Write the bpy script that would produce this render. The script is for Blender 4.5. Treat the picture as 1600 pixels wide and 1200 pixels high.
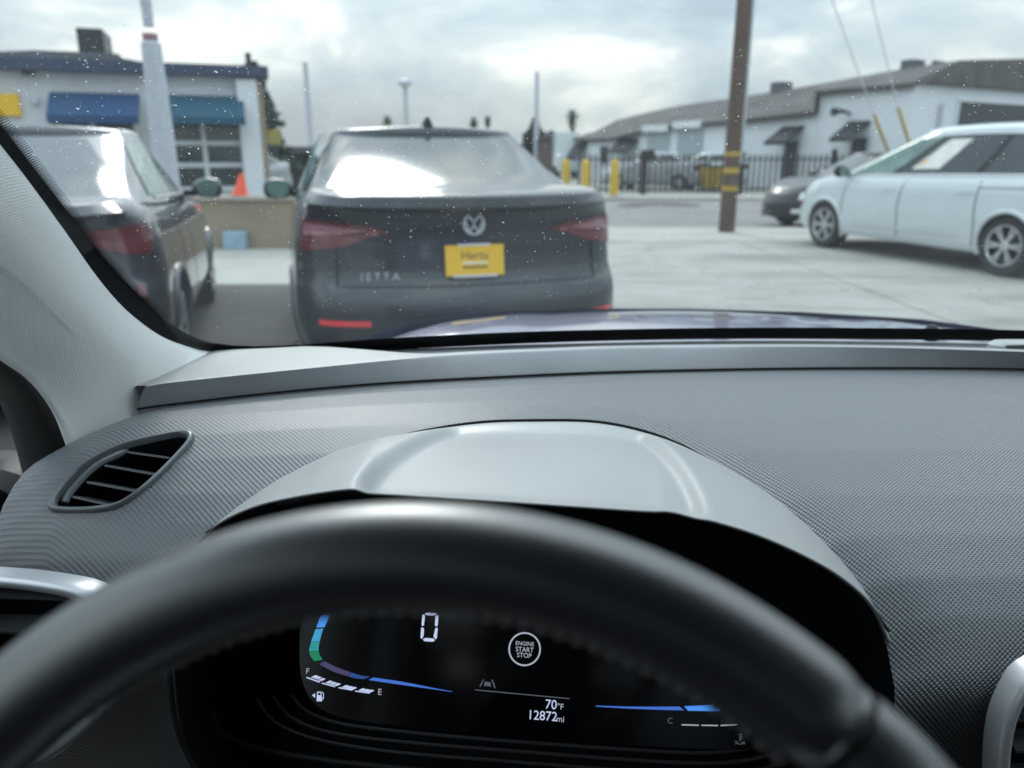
import bpy, math, random
from mathutils import Vector, Matrix

# ------------------------------------------------------------------ camera, sky, sun, exposure
for o in list(bpy.data.objects):
    bpy.data.objects.remove(o, do_unlink=True)
SC = bpy.context.scene
COL = SC.collection
random.seed(7)
TILT = math.atan2(355, 1200)
CAM = Vector((0, 0, 1.33))
cd = bpy.data.cameras.new('camera')
cam = bpy.data.objects.new('camera', cd)
COL.objects.link(cam)
cam.location = CAM
cam.rotation_euler = (math.pi / 2 - TILT, 0, 0)
cd.sensor_width = 36
cd.lens = 27
cd.clip_start = 0.02
cd.clip_end = 2000
cd.dof.use_dof = True
cd.dof.focus_distance = 0.74
cd.dof.aperture_fstop = 5.0
SC.camera = cam

SUN_EL, SUN_AZ = math.radians(36), math.radians(-13)       # azimuth from +Y towards +X
W = bpy.data.worlds.new('World')
SC.world = W
W.use_nodes = True
wn, wl = W.node_tree.nodes, W.node_tree.links
wn.clear()
wo = wn.new('ShaderNodeOutputWorld')
bg = wn.new('ShaderNodeBackground')
bg.inputs['Strength'].default_value = 0.1
sky = wn.new('ShaderNodeTexSky')
sky.sky_type = 'NISHITA'
sky.sun_disc = False
sky.sun_elevation = SUN_EL
sky.sun_rotation = SUN_AZ
sky.dust_density = 2.0
tc = wn.new('ShaderNodeTexCoord')
mp = wn.new('ShaderNodeMapping')
mp.inputs['Scale'].default_value = (1.0, 1.0, 2.3)
mp.inputs['Location'].default_value = (0.35, 0.2, 0.1)
wl.new(tc.outputs['Generated'], mp.inputs['Vector'])
n1 = wn.new('ShaderNodeTexNoise')
n1.inputs['Scale'].default_value = 3.3
n1.inputs['Detail'].default_value = 6
n1.inputs['Roughness'].default_value = 0.56
n1.inputs['Distortion'].default_value = 0.35
wl.new(mp.outputs[0], n1.inputs['Vector'])
rp = wn.new('ShaderNodeValToRGB')
e = rp.color_ramp.elements
e[0].position = 0.38; e[0].color = (4.6, 5.7, 6.7, 1)
e[1].position = 0.63; e[1].color = (11.2, 11.6, 11.3, 1)
m_ = e.new(0.46); m_.color = (5.6, 6.9, 7.8, 1)
m_ = e.new(0.56); m_.color = (7.6, 8.7, 9.1, 1)
wl.new(n1.outputs['Fac'], rp.inputs['Fac'])
# an overcast sky is brighter overhead than at the horizon
sx = wn.new('ShaderNodeSeparateXYZ')
wl.new(tc.outputs['Generated'], sx.inputs[0])
ov = wn.new('ShaderNodeMapRange')
ov.inputs['From Min'].default_value = 0.05
ov.inputs['From Max'].default_value = 1.0
ov.inputs['To Min'].default_value = 0.84
ov.inputs['To Max'].default_value = 3.0
wl.new(sx.outputs['Z'], ov.inputs['Value'])
ml = wn.new('ShaderNodeVectorMath')
ml.operation = 'SCALE'
wl.new(rp.outputs['Color'], ml.inputs[0])
wl.new(ov.outputs[0], ml.inputs['Scale'])
mx = wn.new('ShaderNodeMix')
mx.data_type = 'RGBA'
mx.inputs['Factor'].default_value = 0.9
wl.new(sky.outputs['Color'], mx.inputs['A'])
wl.new(ml.outputs[0], mx.inputs['B'])
wl.new(mx.outputs['Result'], bg.inputs['Color'])
wl.new(bg.outputs[0], wo.inputs['Surface'])

sl = bpy.data.lights.new('sun', 'SUN')
sl.energy = 1.25
sl.angle = math.radians(16)
sl.color = (1.0, 0.98, 0.95)
so = bpy.data.objects.new('sun', sl)
COL.objects.link(so)
sd = Vector((math.sin(SUN_AZ) * math.cos(SUN_EL), math.cos(SUN_AZ) * math.cos(SUN_EL), math.sin(SUN_EL)))
so.rotation_euler = (-sd).to_track_quat('-Z', 'Y').to_euler()
so.location = (0, 0, 30)
SC.view_settings.view_transform = 'Standard'
SC.view_settings.look = 'None'
SC.view_settings.exposure = 0.0
SC.view_settings.gamma = 1.0
SC.render.engine = 'CYCLES'
SC.cycles.use_denoising = True
SC.cycles.max_bounces = 8
SC.cycles.transparent_max_bounces = 16
SC.cycles.caustics_reflective = False
SC.cycles.caustics_refractive = False

# ------------------------------------------------------------------ helpers
_F = Vector((0, math.cos(TILT), -math.sin(TILT)))
_U = Vector((0, math.sin(TILT), math.cos(TILT)))
_R = Vector((1, 0, 0))


def ray(px, py):
    return _F + _R * ((px - 800) / 1200) + _U * ((600 - py) / 1200)


def atY(px, py, Y):
    d = ray(px, py)
    return CAM + d * (Y / d.y)


def atZ(px, py, z):
    d = ray(px, py)
    return CAM + d * ((z - CAM.z) / d.z)


def atX(px, py, X):
    d = ray(px, py)
    return CAM + d * (X / d.x)


def atP(px, py, P, n):
    d = ray(px, py)
    return CAM + d * ((P - CAM).dot(n) / d.dot(n))


def lerp(a, b, t):
    return a + (b - a) * t


def interp(x, xs, ys):
    if x <= xs[0]:
        return ys[0]
    for i in range(len(xs) - 1):
        if x <= xs[i + 1]:
            return lerp(ys[i], ys[i + 1], (x - xs[i]) / (xs[i + 1] - xs[i]))
    return ys[-1]


def sstep(a, b, x):
    t = max(0, min(1, (x - a) / (b - a)))
    return t * t * (3 - 2 * t)


def spline(pts, n, closed=False):
    """Catmull-Rom resampled evenly by chord length."""
    P = [Vector(p) for p in pts]
    m = len(P)
    fine = []
    segs = m if closed else m - 1
    for i in range(segs):
        if closed:
            a, b, c, d = P[(i - 1) % m], P[i], P[(i + 1) % m], P[(i + 2) % m]
        else:
            b, c = P[i], P[i + 1]
            a = P[i - 1] if i > 0 else b * 2 - c
            d = P[i + 2] if i + 2 < m else c * 2 - b
        for k in range(12):
            t = k / 12
            fine.append(0.5 * ((2 * b) + (c - a) * t + (2 * a - 5 * b + 4 * c - d) * t * t + (3 * b - a - 3 * c + d) * t ** 3))
    fine.append(P[0].copy() if closed else P[-1].copy())
    L = [0.0]
    for i in range(1, len(fine)):
        L.append(L[-1] + (fine[i] - fine[i - 1]).length)
    out = []
    j = 0
    cnt = n if not closed else n
    for k in range(cnt):
        t = L[-1] * k / ((n - 1) if not closed else n)
        while j < len(L) - 2 and L[j + 1] < t:
            j += 1
        f = (t - L[j]) / max(1e-9, L[j + 1] - L[j])
        out.append(fine[j].lerp(fine[j + 1], min(1, f)))
    return out


class MB:
    def __init__(s):
        s.v, s.f, s.uv = [], [], None

    def loft(s, rows, cu=False, cv=False):
        b = len(s.v)
        R, C = len(rows), len(rows[0])
        for r in rows:
            s.v += [Vector(p) for p in r]
        for i in range(R if cv else R - 1):
            i2 = (i + 1) % R
            for j in range(C if cu else C - 1):
                j2 = (j + 1) % C
                s.f.append((b + i * C + j, b + i * C + j2, b + i2 * C + j2, b + i2 * C + j))
        return s

    def poly(s, pts):
        b = len(s.v)
        s.v += [Vector(p) for p in pts]
        s.f.append(tuple(range(b, b + len(pts))))
        return s

    def prism(s, pts, off):
        """closed slab: outline pts extruded by vector off"""
        b = len(s.v)
        n = len(pts)
        s.v += [Vector(p) for p in pts] + [Vector(p) + Vector(off) for p in pts]
        s.f.append(tuple(range(b + n - 1, b - 1, -1)))
        s.f.append(tuple(range(b + n, b + 2 * n)))
        for i in range(n):
            j = (i + 1) % n
            s.f.append((b + i, b + j, b + n + j, b + n + i))
        return s

    def box(s, c, sz, ax=None):
        c = Vector(c)
        ax = ax or (Vector((1, 0, 0)), Vector((0, 1, 0)), Vector((0, 0, 1)))
        h = [ax[i] * (sz[i] / 2) for i in range(3)]
        return s.prism([c - h[0] - h[1] - h[2], c + h[0] - h[1] - h[2], c + h[0] + h[1] - h[2], c - h[0] + h[1] - h[2]], h[2] * 2)

    def tube(s, path, r, n=8, closed=False, cap=True):
        P = [Vector(p) for p in path]
        m = len(P)
        rows = []
        up = None
        for i in range(m):
            if closed:
                t = P[(i + 1) % m] - P[i - 1]
            else:
                t = P[min(i + 1, m - 1)] - P[max(i - 1, 0)]
            t.normalize()
            if up is None:
                up = t.orthogonal().normalized()
            up = (up - t * up.dot(t)).normalized()
            w = t.cross(up)
            rr = r[i] if isinstance(r, (list, tuple)) else r
            rows.append([P[i] + (up * math.cos(2 * math.pi * k / n) + w * math.sin(2 * math.pi * k / n)) * rr for k in range(n)])
        b = len(s.v)
        s.loft(rows, cu=True, cv=closed)
        if cap and not closed:
            s.f.append(tuple(range(b + n - 1, b - 1, -1)))
            s.f.append(tuple(range(b + (m - 1) * n, b + m * n)))
        return s

    def lathe(s, prof, c, axis, n=32):
        """prof: (radius, along axis)"""
        axis = Vector(axis).normalized()
        u = axis.orthogonal().normalized()
        w = axis.cross(u)
        c = Vector(c)
        rows = [[c + axis * h + (u * math.cos(2 * math.pi * k / n) + w * math.sin(2 * math.pi * k / n)) * r for k in range(n)] for r, h in prof]
        return s.loft(rows, cu=True)


def tag(o, label=None, cat=None, group=None, kind=None):
    if label:
        o['label'] = label
    if cat:
        o['category'] = cat
    if group:
        o['group'] = group
    if kind:
        o['kind'] = kind
    return o


def link(o, parent=None):
    COL.objects.link(o)
    if parent is not None:
        o.parent = parent
    return o


def build(name, mb, mat, parent=None, smooth=True, xf=None, sharp=40, uv=None):
    """one mesh object; xf (4x4) is applied to every vertex (world -> thing frame)"""
    me = bpy.data.meshes.new(name)
    vs = [(xf @ v) if xf is not None else v for v in mb.v]
    me.from_pydata([tuple(v) for v in vs], [], mb.f)
    me.validate()
    if mat:
        me.materials.append(mat)
    if uv is not None and len(me.vertices) == len(uv):
        lay = me.uv_layers.new(name='uv')
        for lp in me.loops:
            lay.data[lp.index].uv = uv[lp.vertex_index]
    if smooth:
        me.polygons.foreach_set('use_smooth', [True] * len(me.polygons))
        me.set_sharp_from_angle(angle=math.radians(sharp))
    me.update()
    return link(bpy.data.objects.new(name, me), parent)


def empty(name, loc=(0, 0, 0), rz=0.0):
    o = bpy.data.objects.new(name, None)
    o.empty_display_size = 0.2
    o.location = loc
    o.rotation_euler = (0, 0, rz)
    return link(o)


def copy_tree(o, parent=None):
    c = o.copy()
    COL.objects.link(c)
    c.parent = parent
    for ch in list(o.children):
        copy_tree(ch, c)
    return c


def bevel(o, w, seg=2):
    m = o.modifiers.new('bevel', 'BEVEL')
    m.width = w
    m.segments = seg
    m.limit_method = 'ANGLE'
    return o


def text_mb(body, size, M4, align='CENTER', thick=0.0):
    cu = bpy.data.curves.new('t', 'FONT')
    cu.body = body
    cu.size = size
    cu.align_x = align
    cu.align_y = 'CENTER'
    cu.extrude = thick
    cu.resolution_u = 4
    ob = bpy.data.objects.new('t', cu)
    COL.objects.link(ob)
    bpy.context.view_layer.update()
    me = bpy.data.meshes.new_from_object(ob.evaluated_get(bpy.context.evaluated_depsgraph_get()))
    mb = MB()
    mb.v = [M4 @ v.co for v in me.vertices]
    mb.f = [tuple(p.vertices) for p in me.polygons]
    bpy.data.objects.remove(ob)
    bpy.data.curves.remove(cu)
    bpy.data.meshes.remove(me)
    return mb


# ------------------------------------------------------------------ materials
def pm(name, col, rough=0.5, metal=0.0, spec=0.5, var=0.12, vscale=8.0, bump=0.0, bscale=200.0, coat=0.0, crough=0.05, cior=1.5, emit=None, estr=1.0, rvar=0.0, dist=0.002):
    m = bpy.data.materials.new(name)
    m.use_nodes = True
    nt = m.node_tree
    N, L = nt.nodes, nt.links
    b = N['Principled BSDF']
    b.inputs['Roughness'].default_value = rough
    b.inputs['Metallic'].default_value = metal
    b.inputs['Specular IOR Level'].default_value = spec
    b.inputs['Coat Weight'].default_value = coat
    b.inputs['Coat Roughness'].default_value = crough
    b.inputs['Coat IOR'].default_value = cior
    tcn = N.new('ShaderNodeTexCoord')
    ns = N.new('ShaderNodeTexNoise')
    ns.inputs['Scale'].default_value = vscale
    ns.inputs['Detail'].default_value = 5
    L.new(tcn.outputs['Object'], ns.inputs['Vector'])
    mr = N.new('ShaderNodeMapRange')
    mr.inputs['From Min'].default_value = 0.25
    mr.inputs['From Max'].default_value = 0.75
    mr.inputs['To Min'].default_value = 1 - var
    mr.inputs['To Max'].default_value = 1 + var
    L.new(ns.outputs['Fac'], mr.inputs['Value'])
    sc = N.new('ShaderNodeVectorMath')
    sc.operation = 'SCALE'
    sc.inputs[0].default_value = col[:3]
    L.new(mr.outputs[0], sc.inputs['Scale'])
    L.new(sc.outputs[0], b.inputs['Base Color'])
    if rvar:
        r2 = N.new('ShaderNodeMapRange')
        r2.inputs['From Min'].default_value = 0.3
        r2.inputs['From Max'].default_value = 0.7
        r2.inputs['To Min'].default_value = rough - rvar
        r2.inputs['To Max'].default_value = rough + rvar
        L.new(ns.outputs['Fac'], r2.inputs['Value'])
        L.new(r2.outputs[0], b.inputs['Roughness'])
    if bump:
        nb = N.new('ShaderNodeTexNoise')
        nb.inputs['Scale'].default_value = bscale
        nb.inputs['Detail'].default_value = 3
        L.new(tcn.outputs['Object'], nb.inputs['Vector'])
        bp = N.new('ShaderNodeBump')
        bp.inputs['Strength'].default_value = bump
        bp.inputs['Distance'].default_value = dist
        L.new(nb.outputs['Fac'], bp.inputs['Height'])
        L.new(bp.outputs[0], b.inputs['Normal'])
    if emit:
        b.inputs['Emission Color'].default_value = (*emit, 1)
        b.inputs['Emission Strength'].default_value = estr
    return m


def weave(name, col, rough, pu, pv, strength, dist, spec=0.5, skew=0.0):
    """embossed lattice of small cells, from the UV map in metres"""
    m = pm(name, col, rough, spec=spec, var=0.06, vscale=6)
    nt = m.node_tree
    N, L = nt.nodes, nt.links
    b = N['Principled BSDF']
    uvn = N.new('ShaderNodeUVMap')
    sp = N.new('ShaderNodeSeparateXYZ')
    L.new(uvn.outputs[0], sp.inputs[0])

    def wave(sock, p, other=None):
        k = N.new('ShaderNodeMath'); k.operation = 'MULTIPLY'; k.inputs[1].default_value = 2 * math.pi / p
        L.new(sock, k.inputs[0])
        s_ = N.new('ShaderNodeMath'); s_.operation = 'SINE'
        L.new(k.outputs[0], s_.inputs[0])
        return s_.outputs[0]
    a, c = wave(sp.outputs['X'], pu), wave(sp.outputs['Y'], pv)
    mu = N.new('ShaderNodeMath'); mu.operation = 'MULTIPLY'
    L.new(a, mu.inputs[0]); L.new(c, mu.inputs[1])
    mr = N.new('ShaderNodeMapRange')
    mr.interpolation_type = 'SMOOTHSTEP'
    mr.inputs['From Min'].default_value = -0.45
    mr.inputs['From Max'].default_value = 0.75
    L.new(mu.outputs[0], mr.inputs['Value'])
    bp = N.new('ShaderNodeBump')
    bp.inputs['Strength'].default_value = strength
    bp.inputs['Distance'].default_value = dist
    L.new(mr.outputs[0], bp.inputs['Height'])
    L.new(bp.outputs[0], b.inputs['Normal'])
    return m


def glow(name, col, s=1.0):
    m = pm(name, (0.01, 0.01, 0.012), 0.4, emit=col, estr=s)
    return m


def pane_mat(name, tint=(0.93, 0.96, 0.96), film=0.0, refl=1.0):
    m = bpy.data.materials.new(name)
    m.use_nodes = True
    nt = m.node_tree
    N, L = nt.nodes, nt.links
    N.clear()
    out = N.new('ShaderNodeOutputMaterial')
    tr = N.new('ShaderNodeBsdfTransparent')
    tr.inputs['Color'].default_value = (*tint, 1)
    gl = N.new('ShaderNodeBsdfGlossy')
    gl.inputs['Roughness'].default_value = 0.0
    fr = N.new('ShaderNodeFresnel')
    fr.inputs['IOR'].default_value = 1.45
    mu = N.new('ShaderNodeMath'); mu.operation = 'MULTIPLY'
    mu.inputs[1].default_value = refl
    L.new(fr.outputs[0], mu.inputs[0])
    m1 = N.new('ShaderNodeMixShader')
    L.new(mu.outputs[0], m1.inputs['Fac'])
    L.new(tr.outputs[0], m1.inputs[1])
    L.new(gl.outputs[0], m1.inputs[2])
    last = m1
    if film:
        tl = N.new('ShaderNodeBsdfTranslucent')
        tl.inputs['Color'].default_value = (0.8, 0.85, 0.88, 1)
        df = N.new('ShaderNodeBsdfDiffuse')
        df.inputs['Color'].default_value = (0.75, 0.78, 0.8, 1)
        m2 = N.new('ShaderNodeMixShader')
        m2.inputs['Fac'].default_value = 0.35
        L.new(tl.outputs[0], m2.inputs[1])
        L.new(df.outputs[0], m2.inputs[2])
        tcn = N.new('ShaderNodeTexCoord')
        ns = N.new('ShaderNodeTexNoise')
        ns.inputs['Scale'].default_value = 5
        ns.inputs['Detail'].default_value = 6
        L.new(tcn.outputs['Object'], ns.inputs['Vector'])
        mr = N.new('ShaderNodeMapRange')
        mr.inputs['From Min'].default_value = 0.3
        mr.inputs['From Max'].default_value = 0.7
        mr.inputs['To Min'].default_value = film * 0.75
        mr.inputs['To Max'].default_value = film * 1.25
        L.new(ns.outputs['Fac'], mr.inputs['Value'])
        m3 = N.new('ShaderNodeMixShader')
        L.new(mr.outputs[0], m3.inputs['Fac'])
        L.new(m1.outputs[0], m3.inputs[1])
        L.new(m2.outputs[0], m3.inputs[2])
        last = m3
    L.new(last.outputs[0], out.inputs['Surface'])
    return m


MT = dict(
    weave=weave('woven_dash', (0.145, 0.154, 0.17), 0.36, 0.0045, 0.0045, 0.75, 0.0016, spec=1.0),
    pillar=weave('pillar_fabric', (0.76, 0.775, 0.765), 0.8, 0.0036, 0.0036, 0.3, 0.0008, spec=0.3),
    grain=pm('grained_plastic', (0.31, 0.32, 0.34), 0.45, spec=0.9, bump=0.6, bscale=700, dist=0.0008),
    pad=pm('smooth_grey_plastic', (0.27, 0.275, 0.275), 0.46, spec=0.7, bump=0.15, bscale=1200, dist=0.0003),
    visor=pm('satin_grey_plastic', (0.325, 0.335, 0.34), 0.36, spec=0.85, bump=0.06, bscale=1500, dist=0.0003, var=0.05),
    black=pm('black_plastic', (0.012, 0.012, 0.014), 0.5, spec=0.3),
    cavity=pm('matt_black', (0.006, 0.006, 0.008), 0.8, spec=0.15),
    gloss=pm('gloss_black_screen', (0.004, 0.004, 0.006), 0.12, spec=0.5, rvar=0.04),
    leather=pm('black_leather', (0.012, 0.014, 0.020), 0.40, spec=0.8, coat=1.0, crough=0.35, cior=1.85, bump=0.45, bscale=420, dist=0.0006, var=0.08, vscale=30),
    stitch=pm('grey_thread', (0.26, 0.25, 0.26), 0.8),
    chrome=pm('satin_silver', (0.66, 0.67, 0.70), 0.34, metal=0.45, var=0.04),
    slat=pm('vent_slat_grey', (0.06, 0.065, 0.07), 0.35, spec=0.6),
    rubber=pm('rubber', (0.012, 0.013, 0.015), 0.6, spec=0.3),
    headliner=pm('headliner', (0.20, 0.20, 0.205), 0.9, spec=0.1, bump=0.2, bscale=400),
    seat=pm('seat_fabric', (0.05, 0.05, 0.055), 0.9, spec=0.1, bump=0.3, bscale=300),
    violet=pm('violet_blue_paint', (0.19, 0.195, 0.31), 0.35, metal=0.5, coat=1.0, var=0.03),
    frit=pm('black_ceramic', (0.006, 0.006, 0.007), 0.7, spec=0.15),
    dust=pm('dust_speck', (0.85, 0.86, 0.85), 0.9, spec=0.1, var=0.2),
    screenglow=glow('display_white', (0.62, 0.72, 1.0), 0.85),
    textglow=glow('display_text', (0.72, 0.78, 0.92), 0.55),
    dimglow=glow('display_dim', (0.25, 0.3, 0.36), 0.35),
    blueglow=glow('display_blue', (0.07, 0.2, 0.75), 0.8),
    bluedim=glow('display_dark_blue', (0.03, 0.10, 0.36), 0.7),
    violetdim=glow('display_violet', (0.10, 0.09, 0.22), 0.6),
    skyglow=glow('display_sky_blue', (0.08, 0.32, 0.95), 0.9),
    cyanglow=glow('display_cyan', (0.07, 0.42, 0.72), 0.8),
    tealglow=glow('display_teal', (0.04, 0.42, 0.42), 0.7),
    greenglow=glow('display_green', (0.02, 0.30, 0.14), 0.7),
    jetta=pm('dark_slate_paint', (0.018, 0.024, 0.033), 0.40, metal=0.5, spec=0.3, coat=0.8, var=0.06, vscale=3),
    inkpaint=pm('black_blue_paint', (0.05, 0.053, 0.068), 0.38, metal=0.6, coat=1.0, var=0.06, vscale=3),
    whitepaint=pm('white_car_paint', (0.60, 0.65, 0.67), 0.3, coat=1.0, var=0.02),
    greypaint=pm('grey_car_paint', (0.30, 0.32, 0.34), 0.3, coat=1.0, var=0.04),
    blackpaint=pm('black_car_paint', (0.010, 0.011, 0.013), 0.35, spec=0.25, coat=0.5, var=0.04),
    carglass=pm('dark_car_glass', (0.012, 0.02, 0.023), 0.09, spec=0.9, coat=0.3, crough=0.12, var=0.1),
    palegl=pm('green_tinted_car_glass', (0.12, 0.20, 0.18), 0.05, spec=0.8, var=0.5, vscale=3),
    tyre=pm('tyre_rubber', (0.02, 0.02, 0.022), 0.75, bump=0.3, bscale=60),
    alloy=pm('alloy', (0.6, 0.61, 0.63), 0.3, metal=0.8, var=0.05),
    red=pm('red_lens', (0.11, 0.008, 0.016), 0.15, coat=1.0, var=0.2, vscale=20),
    redpale=pm('pale_red_lens', (0.30, 0.13, 0.16), 0.15, coat=1.0, var=0.1),
    brightred=pm('red_reflector', (0.75, 0.03, 0.05), 0.2, coat=1.0),
    lamp=pm('headlamp', (0.7, 0.72, 0.74), 0.15, coat=1.0),
    plate=pm('yellow_plate', (0.80, 0.47, 0.02), 0.45, var=0.03),
    ink=pm('plate_ink', (0.10, 0.07, 0.02), 0.5),
    white=pm('white_print', (0.75, 0.75, 0.72), 0.5),
    stucco=pm('white_stucco', (0.60, 0.63, 0.66), 0.9, bump=0.4, bscale=30, var=0.06, vscale=1.5, dist=0.01),
    stucco2=pm('white_painted_block', (0.68, 0.71, 0.74), 0.9, bump=0.3, bscale=20, var=0.05, vscale=0.8, dist=0.01),
    fascia=pm('navy_fascia', (0.04, 0.06, 0.11), 0.7),
    shingle=pm('brown_roofing', (0.105, 0.097, 0.097), 0.95, bump=0.7, bscale=6, var=0.3, vscale=1.2, dist=0.05),
    greyroof=pm('grey_roofing', (0.12, 0.13, 0.15), 0.9, var=0.2),
    blueawn=pm('blue_canvas', (0.016, 0.06, 0.15), 0.8),
    tealawn=pm('teal_blue_canvas', (0.014, 0.075, 0.125), 0.8),
    blackawn=pm('black_canvas', (0.02, 0.023, 0.028), 0.8),
    dark=pm('dark_opening', (0.03, 0.035, 0.04), 0.4),
    winglass=pm('shop_glass', (0.03, 0.045, 0.05), 0.08, spec=0.8, var=0.3, vscale=2),
    shutter=pm('grey_shutter', (0.36, 0.42, 0.44), 0.6),
    tan=pm('tan_stucco', (0.30, 0.245, 0.18), 0.9, bump=0.4, bscale=25, var=0.1, vscale=2, dist=0.01),
    cap=pm('concrete_cap', (0.40, 0.36, 0.32), 0.9),
    polegrey=pm('galvanised_grey', (0.48, 0.51, 0.56), 0.6, var=0.08),
    wood=pm('creosote_wood', (0.105, 0.072, 0.055), 0.9, bump=0.6, bscale=25, var=0.25, vscale=4, dist=0.01),
    yellow=pm('safety_yellow', (0.55, 0.36, 0.03), 0.5, var=0.12),
    fadedyellow=pm('faded_yellow_paint', (0.40, 0.27, 0.04), 0.6, var=0.2, vscale=5),
    orange=pm('orange_cone', (0.85, 0.11, 0.05), 0.6),
    paleblue=pm('pale_blue_plastic', (0.28, 0.42, 0.52), 0.6),
    iron=pm('black_iron', (0.018, 0.019, 0.022), 0.6),
    trunk=pm('bark', (0.14, 0.11, 0.085), 0.95),
    leaf=pm('dark_needles', (0.035, 0.055, 0.04), 0.8, var=0.5, vscale=3),
    palmleaf=pm('palm_green', (0.045, 0.07, 0.035), 0.7, var=0.4, vscale=3),
    concrete=pm('pale_concrete', (0.305, 0.303, 0.285), 0.85, var=0.20, vscale=1.1, bump=0.3, bscale=40, dist=0.004),
    walk=pm('sidewalk_concrete', (0.37, 0.362, 0.335), 0.9, var=0.12, vscale=0.8, bump=0.3, bscale=30, dist=0.004),
    asphalt=pm('worn_asphalt', (0.075, 0.072, 0.072), 0.9, var=0.25, vscale=1.4, bump=0.6, bscale=60, dist=0.006),
    road=pm('grey_road', (0.205, 0.203, 0.198), 0.9, var=0.14, vscale=0.35, bump=0.3, bscale=30, dist=0.004),
    darkgrey=pm('dark_patch', (0.06, 0.06, 0.062), 0.9, var=0.2),
    earth=pm('pale_ground', (0.24, 0.24, 0.225), 0.95, var=0.15, vscale=0.2),
    brown=pm('brown_wall', (0.12, 0.095, 0.08), 0.9),
)

for _k, _str in (('concrete', .45), ('walk', .3), ('road', .35), ('asphalt', .4)):
    _m = MT[_k]
    _N, _L = _m.node_tree.nodes, _m.node_tree.links
    _b = _N['Principled BSDF']
    _src = _b.inputs['Base Color'].links[0].from_socket
    _geo = _N.new('ShaderNodeNewGeometry')
    _mp = _N.new('ShaderNodeMapping')
    _mp.inputs['Rotation'].default_value = (0, 0, math.radians(20))
    _mp.inputs['Scale'].default_value = (.25, 1.0, 1)
    _L.new(_geo.outputs['Position'], _mp.inputs['Vector'])
    _ns = _N.new('ShaderNodeTexNoise')
    _ns.inputs['Scale'].default_value = 1.3
    _ns.inputs['Detail'].default_value = 8
    _ns.inputs['Roughness'].default_value = .62
    _L.new(_mp.outputs[0], _ns.inputs['Vector'])
    _mr = _N.new('ShaderNodeMapRange')
    _mr.inputs['From Min'].default_value = .52
    _mr.inputs['From Max'].default_value = .74
    _mr.inputs['To Min'].default_value = 1.0
    _mr.inputs['To Max'].default_value = 1 - _str
    _L.new(_ns.outputs['Fac'], _mr.inputs['Value'])
    _vo = _N.new('ShaderNodeTexVoronoi')
    _vo.feature = 'DISTANCE_TO_EDGE'
    _vo.inputs['Scale'].default_value = .33
    _nz = _N.new('ShaderNodeTexNoise')
    _nz.inputs['Scale'].default_value = 1.8
    _L.new(_geo.outputs['Position'], _nz.inputs['Vector'])
    _ad = _N.new('ShaderNodeVectorMath')
    _ad.operation = 'ADD'
    _L.new(_geo.outputs['Position'], _ad.inputs[0])
    _L.new(_nz.outputs['Color'], _ad.inputs[1])
    _L.new(_ad.outputs[0], _vo.inputs['Vector'])
    _cr = _N.new('ShaderNodeMapRange')
    _cr.inputs['From Min'].default_value = 0.0
    _cr.inputs['From Max'].default_value = .012
    _cr.inputs['To Min'].default_value = .78
    _L.new(_vo.outputs['Distance'], _cr.inputs['Value'])
    _mm = _N.new('ShaderNodeMath')
    _mm.operation = 'MULTIPLY'
    _L.new(_mr.outputs[0], _mm.inputs[0])
    _L.new(_cr.outputs[0], _mm.inputs[1])
    _sc = _N.new('ShaderNodeVectorMath')
    _sc.operation = 'SCALE'
    _L.new(_src, _sc.inputs[0])
    _L.new(_mm.outputs[0], _sc.inputs['Scale'])
    _L.new(_sc.outputs[0], _b.inputs['Base Color'])
_m = MT['dust']
_N, _L = _m.node_tree.nodes, _m.node_tree.links
_tl = _N.new('ShaderNodeBsdfTranslucent')
_tl.inputs['Color'].default_value = (0.95, 0.97, 0.97, 1)
_mx = _N.new('ShaderNodeMixShader')
_mx.inputs['Fac'].default_value = 0.5
_L.new(_N['Principled BSDF'].outputs[0], _mx.inputs[1])
_L.new(_tl.outputs[0], _mx.inputs[2])
_L.new(_mx.outputs[0], _N['Material Output'].inputs['Surface'])

# ------------------------------------------------------------------ ground, road, pavements
RK = -0.10      # road level, a kerb below the pavements


def sheet(name, x0, x1, y0, y1, z, mat, parent=None, th=0.1):
    mb = MB()
    mb.prism([(x0, y0, z - th), (x1, y0, z - th), (x1, y1, z - th), (x0, y1, z - th)], (0, 0, th))
    o = build(name, mb, mat, parent, smooth=False)
    if parent is None:
        tag(o, kind='structure')
    return o


mbg = MB().poly([(-900, -900, -0.14), (900, -900, -0.14), (900, 1100, -0.14), (-900, 1100, -0.14)])
tag(build('ground', mbg, MT['earth'], smooth=False), kind='structure')
lot = sheet('parking_lot', -1.6, 20, -8, 13.0, -0.012, MT['darkgrey'])
slab_cache = {}
gx, gy = [-1.6, 0.9, 3.7, 6.5, 9.3, 12.1, 14.9], [-8, -4, 0.3, 3.3, 5.9, 8.4, 10.7, 13.0]
for i in range(len(gx) - 1):
    for j in range(len(gy) - 1):
        mb = MB()
        g = 0.011
        dz = random.uniform(-0.002, 0.002)
        mb.prism([(gx[i] + g, gy[j] + g, -0.1), (gx[i + 1] - g, gy[j] + g, -0.1), (gx[i + 1] - g, gy[j + 1] - g, -0.1), (gx[i] + g, gy[j + 1] - g, -0.1)], (0, 0, 0.1 + dz))
        bevel(build('slab', mb, MT['concrete'], lot, smooth=False), 0.006, 1)
sheet('asphalt_lot', -24, -1.604, -8, 8.3, 0.002, MT['asphalt'])
sheet('concrete_apron', -24, -1.604, 8.304, 13.0, 0.004, MT['walk'])
sheet('pavement', -60, 60, 13.004, 15.2, 0.0, MT['walk'])
sheet('kerb', -60, 60, 15.204, 15.36, 0.003, MT['cap'], th=0.14)
sheet('road', -140, 140, 15.364, 26.6, RK, MT['road'], th=0.03)
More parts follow.
